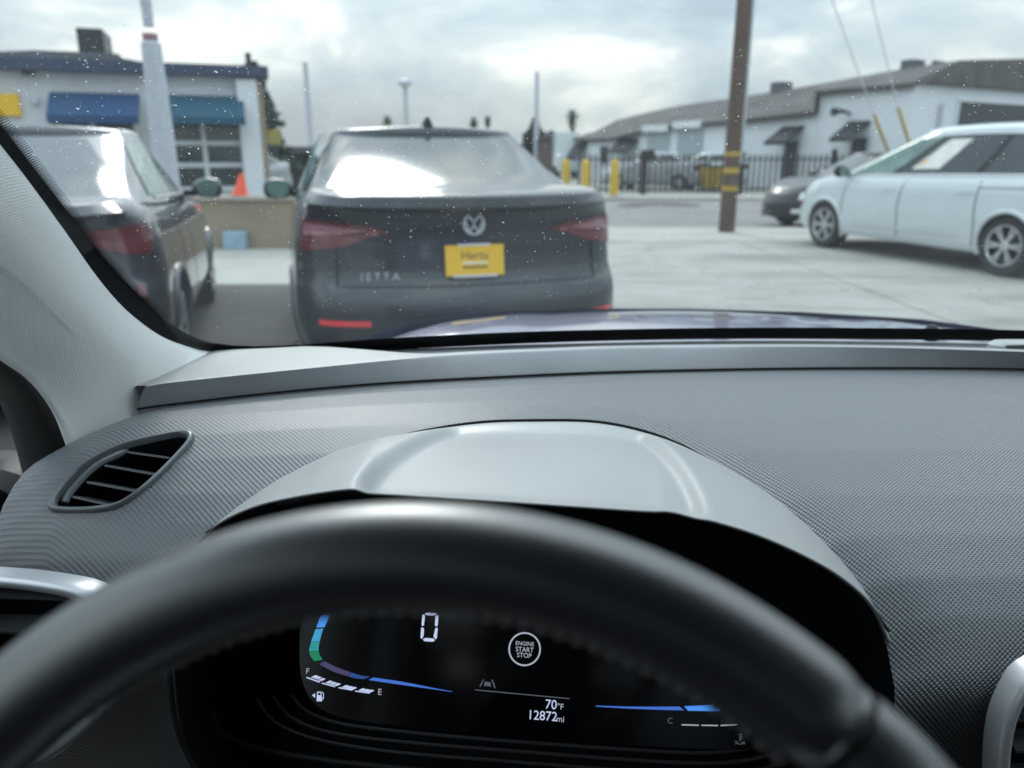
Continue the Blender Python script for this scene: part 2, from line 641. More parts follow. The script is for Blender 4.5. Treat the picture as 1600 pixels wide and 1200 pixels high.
sheet('kerb', -140, 140, 26.604, 26.76, 0.003, MT['cap'], th=0.14)
sheet('far_pavement', -140, 140, 26.764, 29.4, 0.0, MT['walk'])
sheet('yard', -140, 140, 29.404, 90, -0.004, MT['earth'])
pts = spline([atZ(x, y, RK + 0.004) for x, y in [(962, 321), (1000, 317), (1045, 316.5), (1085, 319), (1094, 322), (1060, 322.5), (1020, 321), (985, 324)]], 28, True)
tag(build('dark_patch', MB().prism([Vector((p.x, p.y, RK - 0.002)) for p in pts], (0, 0, 0.007)), MT['darkgrey'], smooth=False), kind='structure')  # thin dark grey sheet lying on the far half of the road


# ------------------------------------------------------------------ facade helper
class Face:
    """a vertical plane with its own axes: a along, out = outward normal towards the viewer"""

    def __init__(s, p0, p1):
        s.p = Vector((p0[0], p0[1], 0))
        s.d = Vector((p1[0] - p0[0], p1[1] - p0[1], 0)).normalized()
        s.len = (Vector((p1[0], p1[1], 0)) - s.p).length
        n = Vector((s.d.y, -s.d.x, 0))
        if n.dot(Vector((0, 0, 0)) - s.p) < 0:
            n = -n
        s.n = n

    def uv(s, px, py):
        q = atP(px, py, s.p, s.n)
        return (q - s.p).dot(s.d), q.z

    def pt(s, a, z, o=0.0):
        return s.p + s.d * a + s.n * o + Vector((0, 0, z))

    def rect(s, px0, py0, px1, py1):
        a0, z0 = s.uv(px0, py1)
        a1, z1 = s.uv(px1, py0)
        return min(a0, a1), max(a0, a1), min(z0, z1), max(z0, z1)

    def slab(s, a0, a1, z0, z1, o0, o1):
        return MB().prism([s.pt(a0, z0, o0), s.pt(a1, z0, o0), s.pt(a1, z1, o0), s.pt(a0, z1, o0)], s.n * (o1 - o0))


def frame_parts(F, parent, r, t, out, mat, xf, nv=1, nh=0, name='window_frame'):
    a0, a1, z0, z1 = r
    mb = MB()
    for (b0, b1, c0, c1) in [(a0 - t, a0, z0 - t, z1 + t), (a1, a1 + t, z0 - t, z1 + t), (a0, a1, z0 - t, z0), (a0, a1, z1, z1 + t)]:
        q = F.slab(b0, b1, c0, c1, 0.004, out)
        b = len(mb.v); mb.v += q.v; mb.f += [tuple(i + b for i in f) for f in q.f]
    for k in range(nv):
        a = lerp(a0, a1, (k + 1) / (nv + 1))
        q = F.slab(a - t / 2, a + t / 2, z0, z1, 0.004, out * 0.9)
        b = len(mb.v); mb.v += q.v; mb.f += [tuple(i + b for i in f) for f in q.f]
    for k in range(nh):
        z = lerp(z0, z1, (k + 1) / (nh + 1))
        q = F.slab(a0, a1, z - t / 2, z + t / 2, 0.004, out * 0.8)
        b = len(mb.v); mb.v += q.v; mb.f += [tuple(i + b for i in f) for f in q.f]
    return build(name, mb, mat, parent, smooth=False, xf=xf)


def rootx(name, loc, rz=0.0):
    o = empty(name, loc, rz)
    M4 = Matrix.Translation(Vector(loc)) @ Matrix.Rotation(rz, 4, 'Z')
    return o, M4.inverted()


# ------------------------------------------------------------------ left shop building
p_c = atY(406, 200, 17.0)
p_l = atY(-260, 200, 14.6)
LF = Face((p_c.x, p_c.y), (p_l.x, p_l.y))
r_, X_ = rootx('shop_building', (LF.pt(LF.len / 2, 0).x, LF.pt(LF.len / 2, 0).y, 0))
tag(r_, 'low white shop with navy roof edge and blue awnings behind tan wall', 'building')
HW = LF.uv(400, 122)[1]
HT = LF.uv(400, 105)[1]
build('wall', LF.slab(0, LF.len, 0, HW, -7, 0), MT['stucco'], r_, smooth=False, xf=X_)
build('fascia', LF.slab(-0.25, LF.len, HW + 0.003, HT, -7.1, 0.28), MT['fascia'], r_, smooth=False, xf=X_)
a0, _ = LF.uv(232, 100); a1, _ = LF.uv(-40, 100)
hz = LF.uv(120, 82)[1] - HT
mb = MB()
prof = [(a0, 0), (lerp(a0, a1, .25), hz * .75), (lerp(a0, a1, .42), hz), (lerp(a0, a1, .65), hz), (a1, hz * .45), (a1 + 2, 0)]
mb.prism([LF.pt(a, HT + 0.003 + h, 0.1) for a, h in prof], LF.n * -4)
rf = build('roof', mb, MT['greyroof'], r_, smooth=False, xf=X_)
a0, a1, z0, z1 = LF.rect(118, 40, 165, 84)
bevel(build('rooftop_unit', LF.slab(a0 + .12, a1, HT, z1, -1.6, -0.4), MT['dark'], rf, smooth=False, xf=X_), 0.02)
build('unit_curb', LF.slab(a0 - .12, a1 + .12, HT, z0 + 0.06, -1.75, -0.25), MT['greyroof'], rf, smooth=False, xf=X_)


def awning(F, rect, outb, mat, parent, xf, name='awning'):
    a0, a1, z0, z1 = rect
    mb = MB()
    v = 0.14
    prof = [(z1, 0.003), (z1, 0.06), (z0 + v, outb), (z0, outb), (z0, outb - 0.04), (z0 + v, outb - 0.06), (z1 - 0.12, 0.003)]
    mb.prism([F.pt(a0, z, o) for z, o in prof], F.d * (a1 - a0))
    return build(name, mb, mat, parent, smooth=False, xf=xf)


ra = LF.rect(86, 147, 217, 194)
rb = LF.rect(257, 151, 379, 196)
tag(awning(LF, ra, 0.7, MT['blueawn'], r_, X_), 'bright blue canvas awning')
tag(awning(LF, rb, 0.7, MT['tealawn'], r_, X_), 'teal blue canvas awning')
for (q, nv) in ((LF.rect(270, 190, 372, 292), 1), (LF.rect(95, 190, 208, 292), 1)):
    w_ = build('window', LF.slab(q[0], q[1], q[2], q[3], 0.003, 0.02), MT['winglass'], r_, smooth=False, xf=X_)
    frame_parts(LF, w_, q, 0.09, 0.07, MT['stucco'], X_, nv, 2)
q = LF.rect(381, 152, 402, 300)
build('corner_column', LF.slab(q[0], q[1] - 0.05, 0, HW - 0.05, 0.003, 0.2), MT['stucco2'], r_, smooth=False, xf=X_)
build('pilaster', LF.slab(-0.12, q[0] - 0.003, 0, HW - 0.08, -0.3, 0.12), MT['tan'], r_, smooth=False, xf=X_)
q = LF.rect(-60, 147, 29, 180)
build('sign_panel', LF.slab(q[0], q[1], q[2], q[3], 0.003, 0.1), MT['plate'], r_, smooth=False, xf=X_)
q = LF.rect(38, 108, 52, 118)
build('wall_lamp', LF.slab(q[0], q[1], q[2], q[3], 0.003, 0.2), MT['dark'], r_, smooth=False, xf=X_)
q = LF.rect(50, 152, 60, 162)
build('wall_box', LF.slab(q[0], q[1], q[2], q[3], 0.003, 0.1), MT['polegrey'], r_, smooth=False, xf=X_)
q = LF.rect(396, 97, 402, 106)
build('vent_pipe', MB().tube([LF.pt(0.1, HT, -.3), LF.pt(0.1, HT + .3, -.3)], .06), MT['dark'], r_, xf=X_)

# tan garden wall with cap, and the small things on it
w0, w1 = atZ(250, 388, 0.004), atZ(600, 388, 0.004)
TW = Face((w0.x - 6, w0.y), (w1.x, w1.y))
r_, X_ = rootx('low_wall', (TW.pt(TW.len / 2, 0).x, TW.pt(TW.len / 2, 0).y, 0))
tag(r_, 'low tan stucco wall between the two parked dark sedans', 'wall')
WT = TW.uv(400, 306)[1]
build('wall_body', TW.slab(0, TW.len, 0.004, WT - 0.07, -0.22, 0), MT['tan'], r_, smooth=False, xf=X_)
bevel(build('coping', TW.slab(-.04, TW.len + .04, WT - 0.068, WT, -0.27, 0.05), MT['cap'], r_, smooth=False, xf=X_), 0.01)
q = TW.rect(355, 361, 387, 389)
o = build('utility_box', TW.slab(q[0], q[1], q[2], q[3], 0.003, 0.16), MT['paleblue'], smooth=False)
bevel(o, 0.02)
tag(o, 'small pale blue box at the foot of the tan wall', 'box')
# orange cone lying askew on the coping
a_, z_ = TW.uv(371, 300)
cb = TW.pt(a_, WT + 0.001, -0.11)
mb = MB()
ax = (Vector((0.05, 0.0, 1)) - TW.d * -0.12).normalized()
mb.lathe([(0.0, 0.0), (0.125, 0.0), (0.125, 0.03), (0.10, 0.04), (0.085, 0.1), (0.045, 0.26), (0.025, 0.31), (0.0, 0.32)], cb, ax, 16)
tag(build('traffic_cone', mb, MT['orange']), 'orange traffic cone standing on the tan wall', 'cone')

# pale steel pole with a swollen foot and a red band
P0 = atY(268, 330, 10.2)
PZ = 0.004
r_, X_ = rootx('light_pole', (P0.x, P0.y, PZ))
tag(r_, 'pale grey steel pole with red band in front of shop', 'pole')
build('shaft', MB().tube([(P0.x, P0.y, 2.85), (P0.x, P0.y, 9)], [0.062, 0.05], 16), MT['polegrey'], r_, xf=X_)
build('sleeve', MB().tube([(P0.x, P0.y, PZ), (P0.x, P0.y, 1.6), (P0.x, P0.y, 2.66), (P0.x, P0.y, 2.70)], [0.155, 0.138, 0.115, 0.07], 20), MT['polegrey'], r_, xf=X_)
build('red_band', MB().tube([(P0.x, P0.y, 2.702), (P0.x, P0.y, 2.77)], 0.092, 20), MT['redpale'], r_, xf=X_)
build('clamp', MB().tube([(P0.x, P0.y, 3.08), (P0.x, P0.y, 3.14)], 0.066, 20), MT['polegrey'], r_, xf=X_)

# ------------------------------------------------------------------ right warehouse
ck = Vector((14.75, 30.0, 0))
dl = Vector((-5, 8.5, 0)).normalized()
dr = Vector((8.5, 5, 0)).normalized()
e1_ = ck + dl * 22.5
e2_ = ck + dr * 16
BL = Face((ck.x, ck.y), (e1_.x, e1_.y))
BR = Face((ck.x, ck.y), (e2_.x, e2_.y))
r_, X_ = rootx('warehouse', (ck.x, ck.y, 0))
tag(r_, 'long white warehouse with brown sloping roof behind the iron fence', 'building')
aB, zB = BL.uv(1281, 152)
zC = BL.uv(1392, 134)[1]
# near block
mb = MB()
back = dr * 16
mb.prism([BL.pt(0, 0), BL.pt(aB, 0), BL.pt(aB, zC), BL.pt(0, zC)], back)
build('wall', mb, MT['stucco2'], r_, smooth=False, xf=X_)
# long low wall
top = [BL.uv(x, y) for x, y in [(1279, 178), (1180, 187), (1095, 193), (1000, 208), (950, 222), (905, 232)]]
aE = BL.uv(903, 232)[0]
mb = MB()
mb.prism([BL.pt(aB + .003, 0), BL.pt(aE, 0)] + [BL.pt(a, max(z, 2.2)) for a, z in reversed(top)], dr * 14)
build('wall', mb, MT['stucco2'], r_, smooth=False, xf=X_)
# roof: eave line in front, ridge line a few metres behind
ridge_px = [(903, 213), (930, 205), (965, 187), (1010, 176), (1065, 164), (1160, 151), (1280, 131), (1400, 109), (1500, 94)]
eave = [(x, y) for x, y in [(903, 214), (930, 215), (965, 213), (1010, 202), (1065, 193), (1160, 186), (1281, 172)]]
rows = [[], [], []]
for x, y in eave:
    a, z = BL.uv(x, y + 2)
    rows[0].append(BL.pt(a, z, 0.35))
rows[0] += [BL.pt(aB - .02, zC + .02, 0.3), BL.pt(-0.0, zC + .02, 0.25)]
off = 2.2
RF = Face((ck.x + dr.x * off, ck.y + dr.y * off), (e1_.x + dr.x * off, e1_.y + dr.y * off))
for x, y in ridge_px:
    a, z = RF.uv(x, y)
    rows[1].append(RF.pt(a, max(z, 2.3)))
rows[2] = [p + dr * 11 + Vector((0, 0, -0.3)) for p in rows[1]]
mb = MB().loft(rows)
# right hand slope over the block
rr = [BR.pt(0, zC + .02, .25), BR.pt(6, zC + .02, .25), BR.pt(16, zC + .02, .25)]
tp = rows[1][-1]
rt = [tp, tp + dr * 5 + Vector((0, 0, .35)), tp + dr * 14 + Vector((0, 0, .2))]
mb.loft([rr, rt])
rf = build('roof', mb, MT['shingle'], r_, smooth=False, xf=X_)
sd_ = rf.modifiers.new('solid', 'SOLIDIFY'); sd_.thickness = 0.18; sd_.offset = -1
for x0, y0, x1, y1 in [(1205, 127, 1223, 142), (1408, 92, 1430, 108), (1457, 94, 1462, 103)]:
    q = RF.rect(x0, y0, x1, y1)
    bevel(build('roof_vent', RF.slab(q[0], q[1], q[2] - .5, q[3], -.7, .1), MT['greyroof'], rf, smooth=False, xf=X_), 0.03)
# doors, awnings, shutters
for x0, y0, x1, y1, d0, d1 in [(1208, 196, 1257, 227, 1222, 1250), (1311, 188, 1361, 222, 1324, 1358)]:
    q = BL.rect(d0, y1 - 6, d1, 300)
    dq = build('door', BL.slab(q[0], q[1], 0.02, q[3], 0.004, 0.06), MT['dark'], r_, smooth=False, xf=X_)
    frame_parts(BL, dq, (q[0], q[1], 0.05, q[3]), 0.08, 0.1, MT['shutter'], X_, 0, 0, 'door_frame')
    q = BL.rect(x0 + 14, y0, x1, y1)
    awning(BL, q, 1.15, MT['blackawn'], r_, X_)
for x0, x1, yt in [(1010, 1048, 205), (1057, 1100, 199)]:
    q = BL.rect(x0, yt, x1, 262)
    n_ = 12
    sh = empty('shutter_door'); sh.parent = r_
    for k in range(n_):
        z0, z1 = lerp(0.05, q[3], k / n_), lerp(0.05, q[3], (k + 1) / n_)
        build('slat', BL.slab(q[0], q[1], z0 + .012, z1 - .012, 0.004, 0.05), MT['shutter'], sh, smooth=False, xf=X_)
    build('shutter_box', BL.slab(q[0] - .1, q[1] + .1, q[3], q[3] + .32, 0.004, 0.35), MT['stucco2'], sh, smooth=False, xf=X_)
for x0, y0, x1, y1 in [(968, 216, 998, 240), (900, 222, 918, 250)]:
    q = BL.rect(x0, y0, x1, y1)
    awning(BL, q, 0.8, MT['blackawn'], r_, X_)
q = BL.rect(938, 228, 953, 256)
w_ = build('window', BL.slab(*q, 0.004, 0.03), MT['dark'], r_, smooth=False, xf=X_)
frame_parts(BL, w_, q, 0.1, 0.08, MT['stucco2'], X_, 0, 0)
q = BR.rect(1492, 167, 1640, 198)
w_ = build('window', BR.slab(*q, 0.004, 0.03), MT['dark'], r_, smooth=False, xf=X_)
frame_parts(BR, w_, q, 0.1, 0.08, MT['stucco2'], X_, 0, 0)
a, z = BR.uv(1465, 188)
build('downpipe', MB().tube([BR.pt(a, 0.1, .12), BR.pt(a, z + .6, .12)], .07), MT['polegrey'], r_, xf=X_)
a, z = BL.uv(1322, 178)
build('wall_lamp', MB().tube([BL.pt(a - .2, z, 0.0), BL.pt(a - .1, z + .1, .4), BL.pt(a, z + .05, .8)], [.05, .08, .18]), MT['dark'], r_, xf=X_)
q = BL.rect(1252, 262, 1262, 300)

# ------------------------------------------------------------------ iron fence, bollards, posts, dumpster
FY = 29.2
fx0, fx1 = atY(905, 270, FY).x, atY(1336, 270, FY).x
ftop, fbot = atY(1100, 241, FY).z, 0.0
fr_ = empty('iron_fence', ((fx0 + fx1) / 2, FY, 0))
tag(fr_, 'black iron picket fence across the street in front of warehouse', 'fence')
cx = (fx0 + fx1) / 2
pk = MB().box((0, 0, (ftop - 0.05) / 2 + .05), (0.075, 0.03, ftop - 0.05))
pko = None
n_ = int((fx1 - fx0) / 0.2)
for k in range(n_ + 1):
    x = fx0 + k * 0.2 - cx
    if pko is None:
        pko = build('picket', pk, MT['iron'], fr_, smooth=False); o = pko
    else:
        o = pko.copy(); COL.objects.link(o); o.parent = fr_
    o.location = (x, 0, 0)
for z in (0.18, ftop - 0.18):
    build('rail', MB().box((0, 0.02, z), (fx1 - fx0, 0.045, 0.05)), MT['iron'], fr_, smooth=False)
for px, ww, hh in ((1006, .2, 1.5), (1157, .2, 1.5), (1300, .16, 1.6)):
    x = atY(px, 270, FY).x - cx
    b_ = build('fence_post', MB().box((x, -0.03, hh / 2), (ww, ww, hh)), MT['iron'], fr_, smooth=False)
x = atY(1010, 270, FY).x - cx
build('gate_control_box', MB().box((x, -0.1, 1.42), (.48, .26, .3)), MT['iron'], fr_, smooth=False)

for px, pyb, Y, lab in ((884, 280, 30.5, 'yellow bollard nearest the dark sedan boot, partly hidden'),
                        (915, 296, 28.9, 'yellow bollard second from the left beside the gate'),
                        (960, 303, 27.6, 'yellow bollard just left of the black gate post')):
    p = atY(px, 280, Y)
    r_ = empty('bollard', (p.x, p.y, 0.0))
    tag(r_, lab, 'bollard', 'yellow bollards by the gate')
    build('post', MB().lathe([(0.0, 0.0), (.15, 0), (.15, 1.12), (.12, 1.2), (.05, 1.24), (0, 1.25)], (0, 0, 0), (0, 0, 1), 16), MT['yellow'], r_)
    build('base_collar', MB().lathe([(.15, 0.0), (.19, 0.0), (.19, .05), (.15, .06)], (0, 0, 0), (0, 0, 1), 16), MT['cap'], r_)

# yellow skip behind the fence
p = atY(1118, 300, 32.0)
r_, X_ = rootx('dumpster', (p.x, p.y, 0))
tag(r_, 'yellow steel dumpster behind the fence, left of the wooden pole', 'dumpster')
mb = MB(); mb.prism([(-.52, -.6, 0.08), (.52, -.6, .08), (.6, -.6, .86), (.54, -.6, .94), (-.54, -.6, .94), (-.6, -.6, .86)], (0, 1.1, 0))
bevel(build('bin', mb, MT['fadedyellow'], r_, smooth=False), .02)
build('lid', MB().box((0, -0.03, .975), (1.16, 1.18, .05)), MT['dark'], r_, smooth=False)
for s in (-1, 1):
    build('rib', MB().box((s * .3, -.63, .5), (.06, .05, .74)), MT['fadedyellow'], r_, smooth=False)

# wooden utility pole with yellow bands
P0 = atZ(1135, 362, 0.0)
r_, X_ = rootx('utility_pole', (P0.x, P0.y, 0))
tag(r_, 'brown wooden utility pole with yellow bands standing by the road', 'pole')
build('pole', MB().tube([(0, 0, -0.05), (0, 0, 2), (0, 0, 5), (0, 0, 10)], [0.148, 0.138, 0.125, 0.10], 18), MT['wood'], r_)
for y0, y1 in ((237, 244), (262, 271), (290, 298)):
    za, zb = atY(1143, y1, P0.y).z, atY(1143, y0, P0.y).z
    build('reflective_band', MB().tube([(0, 0, za), (0, 0, zb)], 0.146, 18, cap=False), MT['fadedyellow'], r_)
build('conduit', MB().tube([(0.165, 0.02, 1.2), (0.15, 0.02, 6)], 0.03, 8), MT['polegrey'], r_)
build('tag_plate', MB().box((0, -.148, atY(1143, 282, P0.y).z), (.14, .012, .16)), MT['brown'], r_, smooth=False)
# guy wires with yellow guards, anchored behind the minivan
for (xt, yt), (xg, yg), (xb, yb), lab in (((1300, 0), (1365, 178), (1386, 232), 'guy wire with long yellow guard, left of the two'),
                                         ((1362, 0), (1403, 168), (1418, 215), 'guy wire with yellow guard, right of the two')):
    Yb = 17.0
    g = atY(xg, yg, Yb); b_ = atY(xb, yb, Yb)
    d_ = (g - b_).normalized()
    foot = b_ - d_ * (b_.z / d_.z)
    tp = atY(xt, yt, Yb); tp = tp + (tp - g) * 1.0
    r_, X_ = rootx('guy_wire', (foot.x, foot.y, 0 if foot.y < 15.2 else RK))
    tag(r_, lab, 'wire')
    build('wire', MB().tube([foot + Vector((0, 0, -.05)), g, tp], 0.012, 6), MT['polegrey'], r_, xf=X_)
    build('guard', MB().tube([foot, b_, g], 0.032, 10), MT['fadedyellow'], r_, xf=X_)

# ------------------------------------------------------------------ far things: poles, palms, trees, sheds
for px, yt, yb, Y, w, lab in ((487, 97, 222, 42, .17, 'tall pale distant pole left of the dark sedan roof'),
                              (636, 136, 200, 60, .22, 'pale distant pole with small cap above the sedan roof'),
                              (838, 112, 215, 70, .24, 'pale distant pole right of the sedan antenna')):
    b0, b1 = atY(px - 2 * (800 - px) / 400, yb, Y), atY(px, yt, Y)
    r_ = empty('distant_pole', (b0.x, b0.y, 0))
    tag(r_, lab, 'pole')
    build('shaft', MB().tube([(0, 0, -.1), (0, 0, b1.z)], [w, w * .7], 10), MT['polegrey'], r_)
    if px == 636:
        build('lamp_head', MB().lathe([(0, 0), (.5, .1), (.5, .4), (.1, .6), (0, .62)], (0, 0, b1.z), (0, 0, 1), 10), MT['polegrey'], r_)


def palm(px, py, Y, rad, lab):
    t = atY(px, py, Y)
    r_ = empty('palm_tree', (t.x, t.y, 0))
    tag(r_, lab, 'palm tree', 'distant palms')
    build('trunk', MB().tube([(0.2, 0, -.1), (.1, 0, t.z * .5), (0, 0, t.z)], [.28, .2, .16], 8), MT['trunk'], r_)
    mb = MB()
    rng = random.Random(int(px))
    for k in range(46):
        az = rng.uniform(0, 2 * math.pi)
        el = rng.uniform(-1.1, 1.35)
        d = Vector((math.cos(az) * math.cos(el), math.sin(az) * math.cos(el), math.sin(el)))
        sde = d.cross(Vector((0, 0, 1))).normalized()
        L_ = rad * rng.uniform(.75, 1.1)
        rows = [[], []]
        for i in range(6):
            f = i / 5
            c = Vector((0, 0, t.z)) + d * L_ * f + Vector((0, 0, -L_ * .45 * f * f))
            wv = rad * .17 * math.sin(math.pi * min(.97, f * .9 + .1))
            rows[0].append(c + sde * wv); rows[1].append(c - sde * wv)
        mb.loft(rows)
    build('crown', mb, MT['palmleaf'], r_, smooth=False)


palm(894, 179, 62, 0.75, 'distant round palm left of the warehouse roof')
palm(605, 187, 95, 0.9, 'distant small palm above the left of the sedan roof')
palm(740, 189, 95, 0.9, 'distant small palm just right of the sedan antenna')
t = atY(762, 190, 80)
r_ = empty('traffic_signal', (t.x, t.y, 0)); tag(r_, 'tiny dark traffic signal above the sedan roof', 'signal')
build('mast', MB().tube([(0, 0, -.1), (0, 0, t.z - .4)], .1, 8), MT['dark'], r_)
build('signal_head', MB().box((0, 0, t.z), (.55, .4, .95)), MT['dark'], r_, smooth=False)


def leafy(name, lab, cat, base, h, rx, z0, n, mat, trunkr, cone=False, seed=1, leaf=.25):
    r_ = empty(name, base)
    tag(r_, lab, cat)
    mb = MB().tube([(0, 0, -.1), (0.05, 0, h * .5), (0, 0, h * .93)], [trunkr, trunkr * .7, trunkr * .15], 8)
    rng = random.Random(seed)
    tiers = 13
    for k in range(tiers):
        z = z0 + (h - z0) * k / tiers
        rr = rx * (1 - k / tiers) ** .8 if cone else rx * .5
        for q in range(5):
            a = rng.uniform(0, 6.28)
            mb.tube([(0, 0, z), (math.cos(a) * rr * .8, math.sin(a) * rr * .8, z + (-.1 if cone else .3))], [trunkr * .25, trunkr * .06], 5)
    build('trunk', mb, MT['trunk'], r_)
    lf = MB()
    for k in range(n):
        if cone:
            ti = rng.randrange(tiers)
            z = z0 + (h - z0) * (ti + rng.gauss(0, .16)) / tiers
            rr = rx * (1 - max(0, min(.98, ti / tiers))) ** .8 * (0.75 + .35 * ((ti * 7919) % 5) / 5)
            a = (rng.randrange(7) + ti * .37) / 7 * 6.28 + rng.gauss(0, .22)
            r = rr * rng.random() ** .6
            c = Vector((math.cos(a) * r, math.sin(a) * r, z - .12 * r))
        else:
            d = Vector((rng.gauss(0, 1), rng.gauss(0, 1), rng.gauss(0, 1))).normalized() * rng.random() ** .4
            lump = 1 + .25 * math.sin(d.x * 5 + seed) * math.cos(d.z * 4)
            c = Vector((d.x * rx * lump, d.y * rx * lump, (z0 + h) / 2 + d.z * (h - z0) / 2 * lump))
        u = Vector((rng.gauss(0, 1), rng.gauss(0, 1), rng.gauss(0, .6))).normalized()
        w = u.orthogonal().normalized()
        s_ = leaf * rng.uniform(.5, 1.1)
        lf.poly([c - u * s_, c + w * s_ * .4, c + u * s_, c - w * s_ * .4])
    build('crown', lf, mat, r_, smooth=False)
    return r_


tp = atY(404, 100, 30)
leafy('conifer', 'dark conifer with stepped branches behind the shop corner', 'tree', (tp.x - .25, tp.y, 0), tp.z + .2, 1.55, .8, 5200, MT['leaf'], .2, True, 3, .2)
tp = atY(843, 197, 75)
leafy('bush_tree', 'dark rounded tree top beside the distant pale pole', 'tree', (tp.x - .4, tp.y, 0), tp.z + .4, 1.1, 1.0, 1500, MT['leaf'], .2, False, 5, .3)
p = atY(861, 225, 68); q = atY(861, 203, 68)
r_ = empty('shed', (p.x, p.y, 0)); tag(r_, 'small brown gabled shed far behind the sedan roof', 'shed')
build('wall', MB().box((0, 1.5, q.z * .4), (1.8, 3, q.z * .8)), MT['brown'], r_, smooth=False)
build('roof', MB().prism([(-1.1, -.2, q.z * .8 + .003), (1.1, -.2, q.z * .8 + .003), (0, -.2, q.z)], (0, 3.4, 0)), MT['shingle'], r_, smooth=False)
p = atY(886, 240, 52); q = atY(886, 206, 52)
r_ = empty('box_truck', (p.x, p.y, 0)); tag(r_, 'white box truck parked far off left of the warehouse', 'truck')
bevel(build('cargo_box', MB().box((0, 1.6, q.z / 2 + .35), (1.5, 3.4, q.z - .7)), MT['whitepaint'], r_, smooth=False), .04)
bevel(build('cab', MB().box((0, -0.75, .95), (1.45, 1.25, 1.1)), MT['whitepaint'], r_, smooth=False), .12)
for s in (-1, 1):
    for yy in (-.8, 2.6):
        build('wheel', MB().lathe([(.1, -.12), (.4, -.12), (.42, 0), (.4, .12), (.1, .12)], (s * .62, yy, .42), (1, 0, 0), 16), MT['tyre'], r_)
# yellow sign and the dark shed between the shop and the sedan
p = atY(430, 214, 26)
r_ = empty('yellow_sign', (p.x, p.y, 0)); tag(r_, 'small yellow sign board beside the shop corner', 'sign')
build('post', MB().tube([(0, 0, 0), (0, 0, p.z)], .05, 8), MT['dark'], r_)
build('board', MB().box((0, -.06, p.z), (.42, .05, .45)), pm('faded_yellow', (.30, .25, .06), .7), r_, smooth=False)
p = atY(470, 255, 31); q = atY(470, 233, 31)
r_ = empty('carport', (p.x + .3, p.y, 0)); tag(r_, 'low dark carport seen between the shop and the sedan', 'carport')
build('roof', MB().box((0, 1.5, q.z), (5.2, 3.4, .18)), MT['greyroof'], r_, smooth=False)
build('back_wall', MB().box((0, 3.0, q.z / 2 - .05), (5.0, .15, q.z - .1)), MT['brown'], r_, smooth=False)
for s in (-1, -.33, .33, 1):
    build('post', MB().box((s * 2.45, -.1, q.z / 2 - .05), (.12, .12, q.z - .1)), MT['dark'], r_, smooth=False)


# ------------------------------------------------------------------ cars
def half_ring(rear, front, yr, yf, w, barrel=0.03, nside=40):
    """half outline (x>=0) from rear centre to front centre; rear/front = [(x/w, inset)]"""
    pts = [Vector((x * w, yr + i, 0)) for x, i in rear]
    y0, y1 = yr + rear[-1][1], yf - front[-1][1]
    for k in range(1, 8):
        t = k / 8
        pts.append(Vector((w * (1 + barrel * 4 * t * (1 - t)), lerp(y0, y1, t), 0)))
    pts += [Vector((x * w, yf - i, 0)) for x, i in reversed(front)]
    return pts


class CarSurf:
    def __init__(s, fn, nj, nt):
        s.nj, s.nt = nj, nt
        s.rows = [fn(k / (nt - 1)) for k in range(nt)]

    def P(s, j, t, side=1):
        j = max(0, min(s.nj - 1.001, j)); tt = max(0, min(s.nt - 1.001, t * (s.nt - 1)))
        j0, t0 = int(j), int(tt)
        fj, ft = j - j0, tt - t0
        a = s.rows[t0][j0].lerp(s.rows[t0][j0 + 1], fj)
        b = s.rows[t0 + 1][j0].lerp(s.rows[t0 + 1][j0 + 1], fj)
        p = a.lerp(b, ft)
        return Vector((p.x * side, p.y, p.z))

    def N(s, j, t, side=1):
        e_ = .6
        a = s.P(j + e_, t, side) - s.P(j - e_, t, side)
        b = s.P(j, min(1, t + .03), side) - s.P(j, max(0, t - .03), side)
        n = a.cross(b) * side
        return n.normalized() if n.length > 1e-9 else Vector((0, 0, 1))

    def jx(s, x, t=.5, rear=True):
        """ring index where |x| is reached, from the rear (or front) centre"""
        rng = range(s.nj) if rear else range(s.nj - 1, -1, -1)
        row = s.rows[int(t * (s.nt - 1))]
        for j in rng:
            if row[j].x >= x:
                return j
        return s.nj // 2

    def jy(s, y, t=.5):
        row = s.rows[int(t * (s.nt - 1))]
        for j in range(s.nj):
            if row[j].y >= y:
                return j
        return s.nj - 1

    def patch(s, j0, j1, tlo, thi, side=1, off=.006, nu=16, nv=6):
        rows = []
        for i in range(nv + 1):
            r = []
            for k in range(nu + 1):
                f = k / nu
                j = lerp(j0, j1, f)
                t = lerp(tlo(f) if callable(tlo) else tlo, thi(f) if callable(thi) else thi, i / nv)
                r.append(s.P(j, t, side) + s.N(j, t, side) * off)
            rows.append(r)
        return MB().loft(rows)


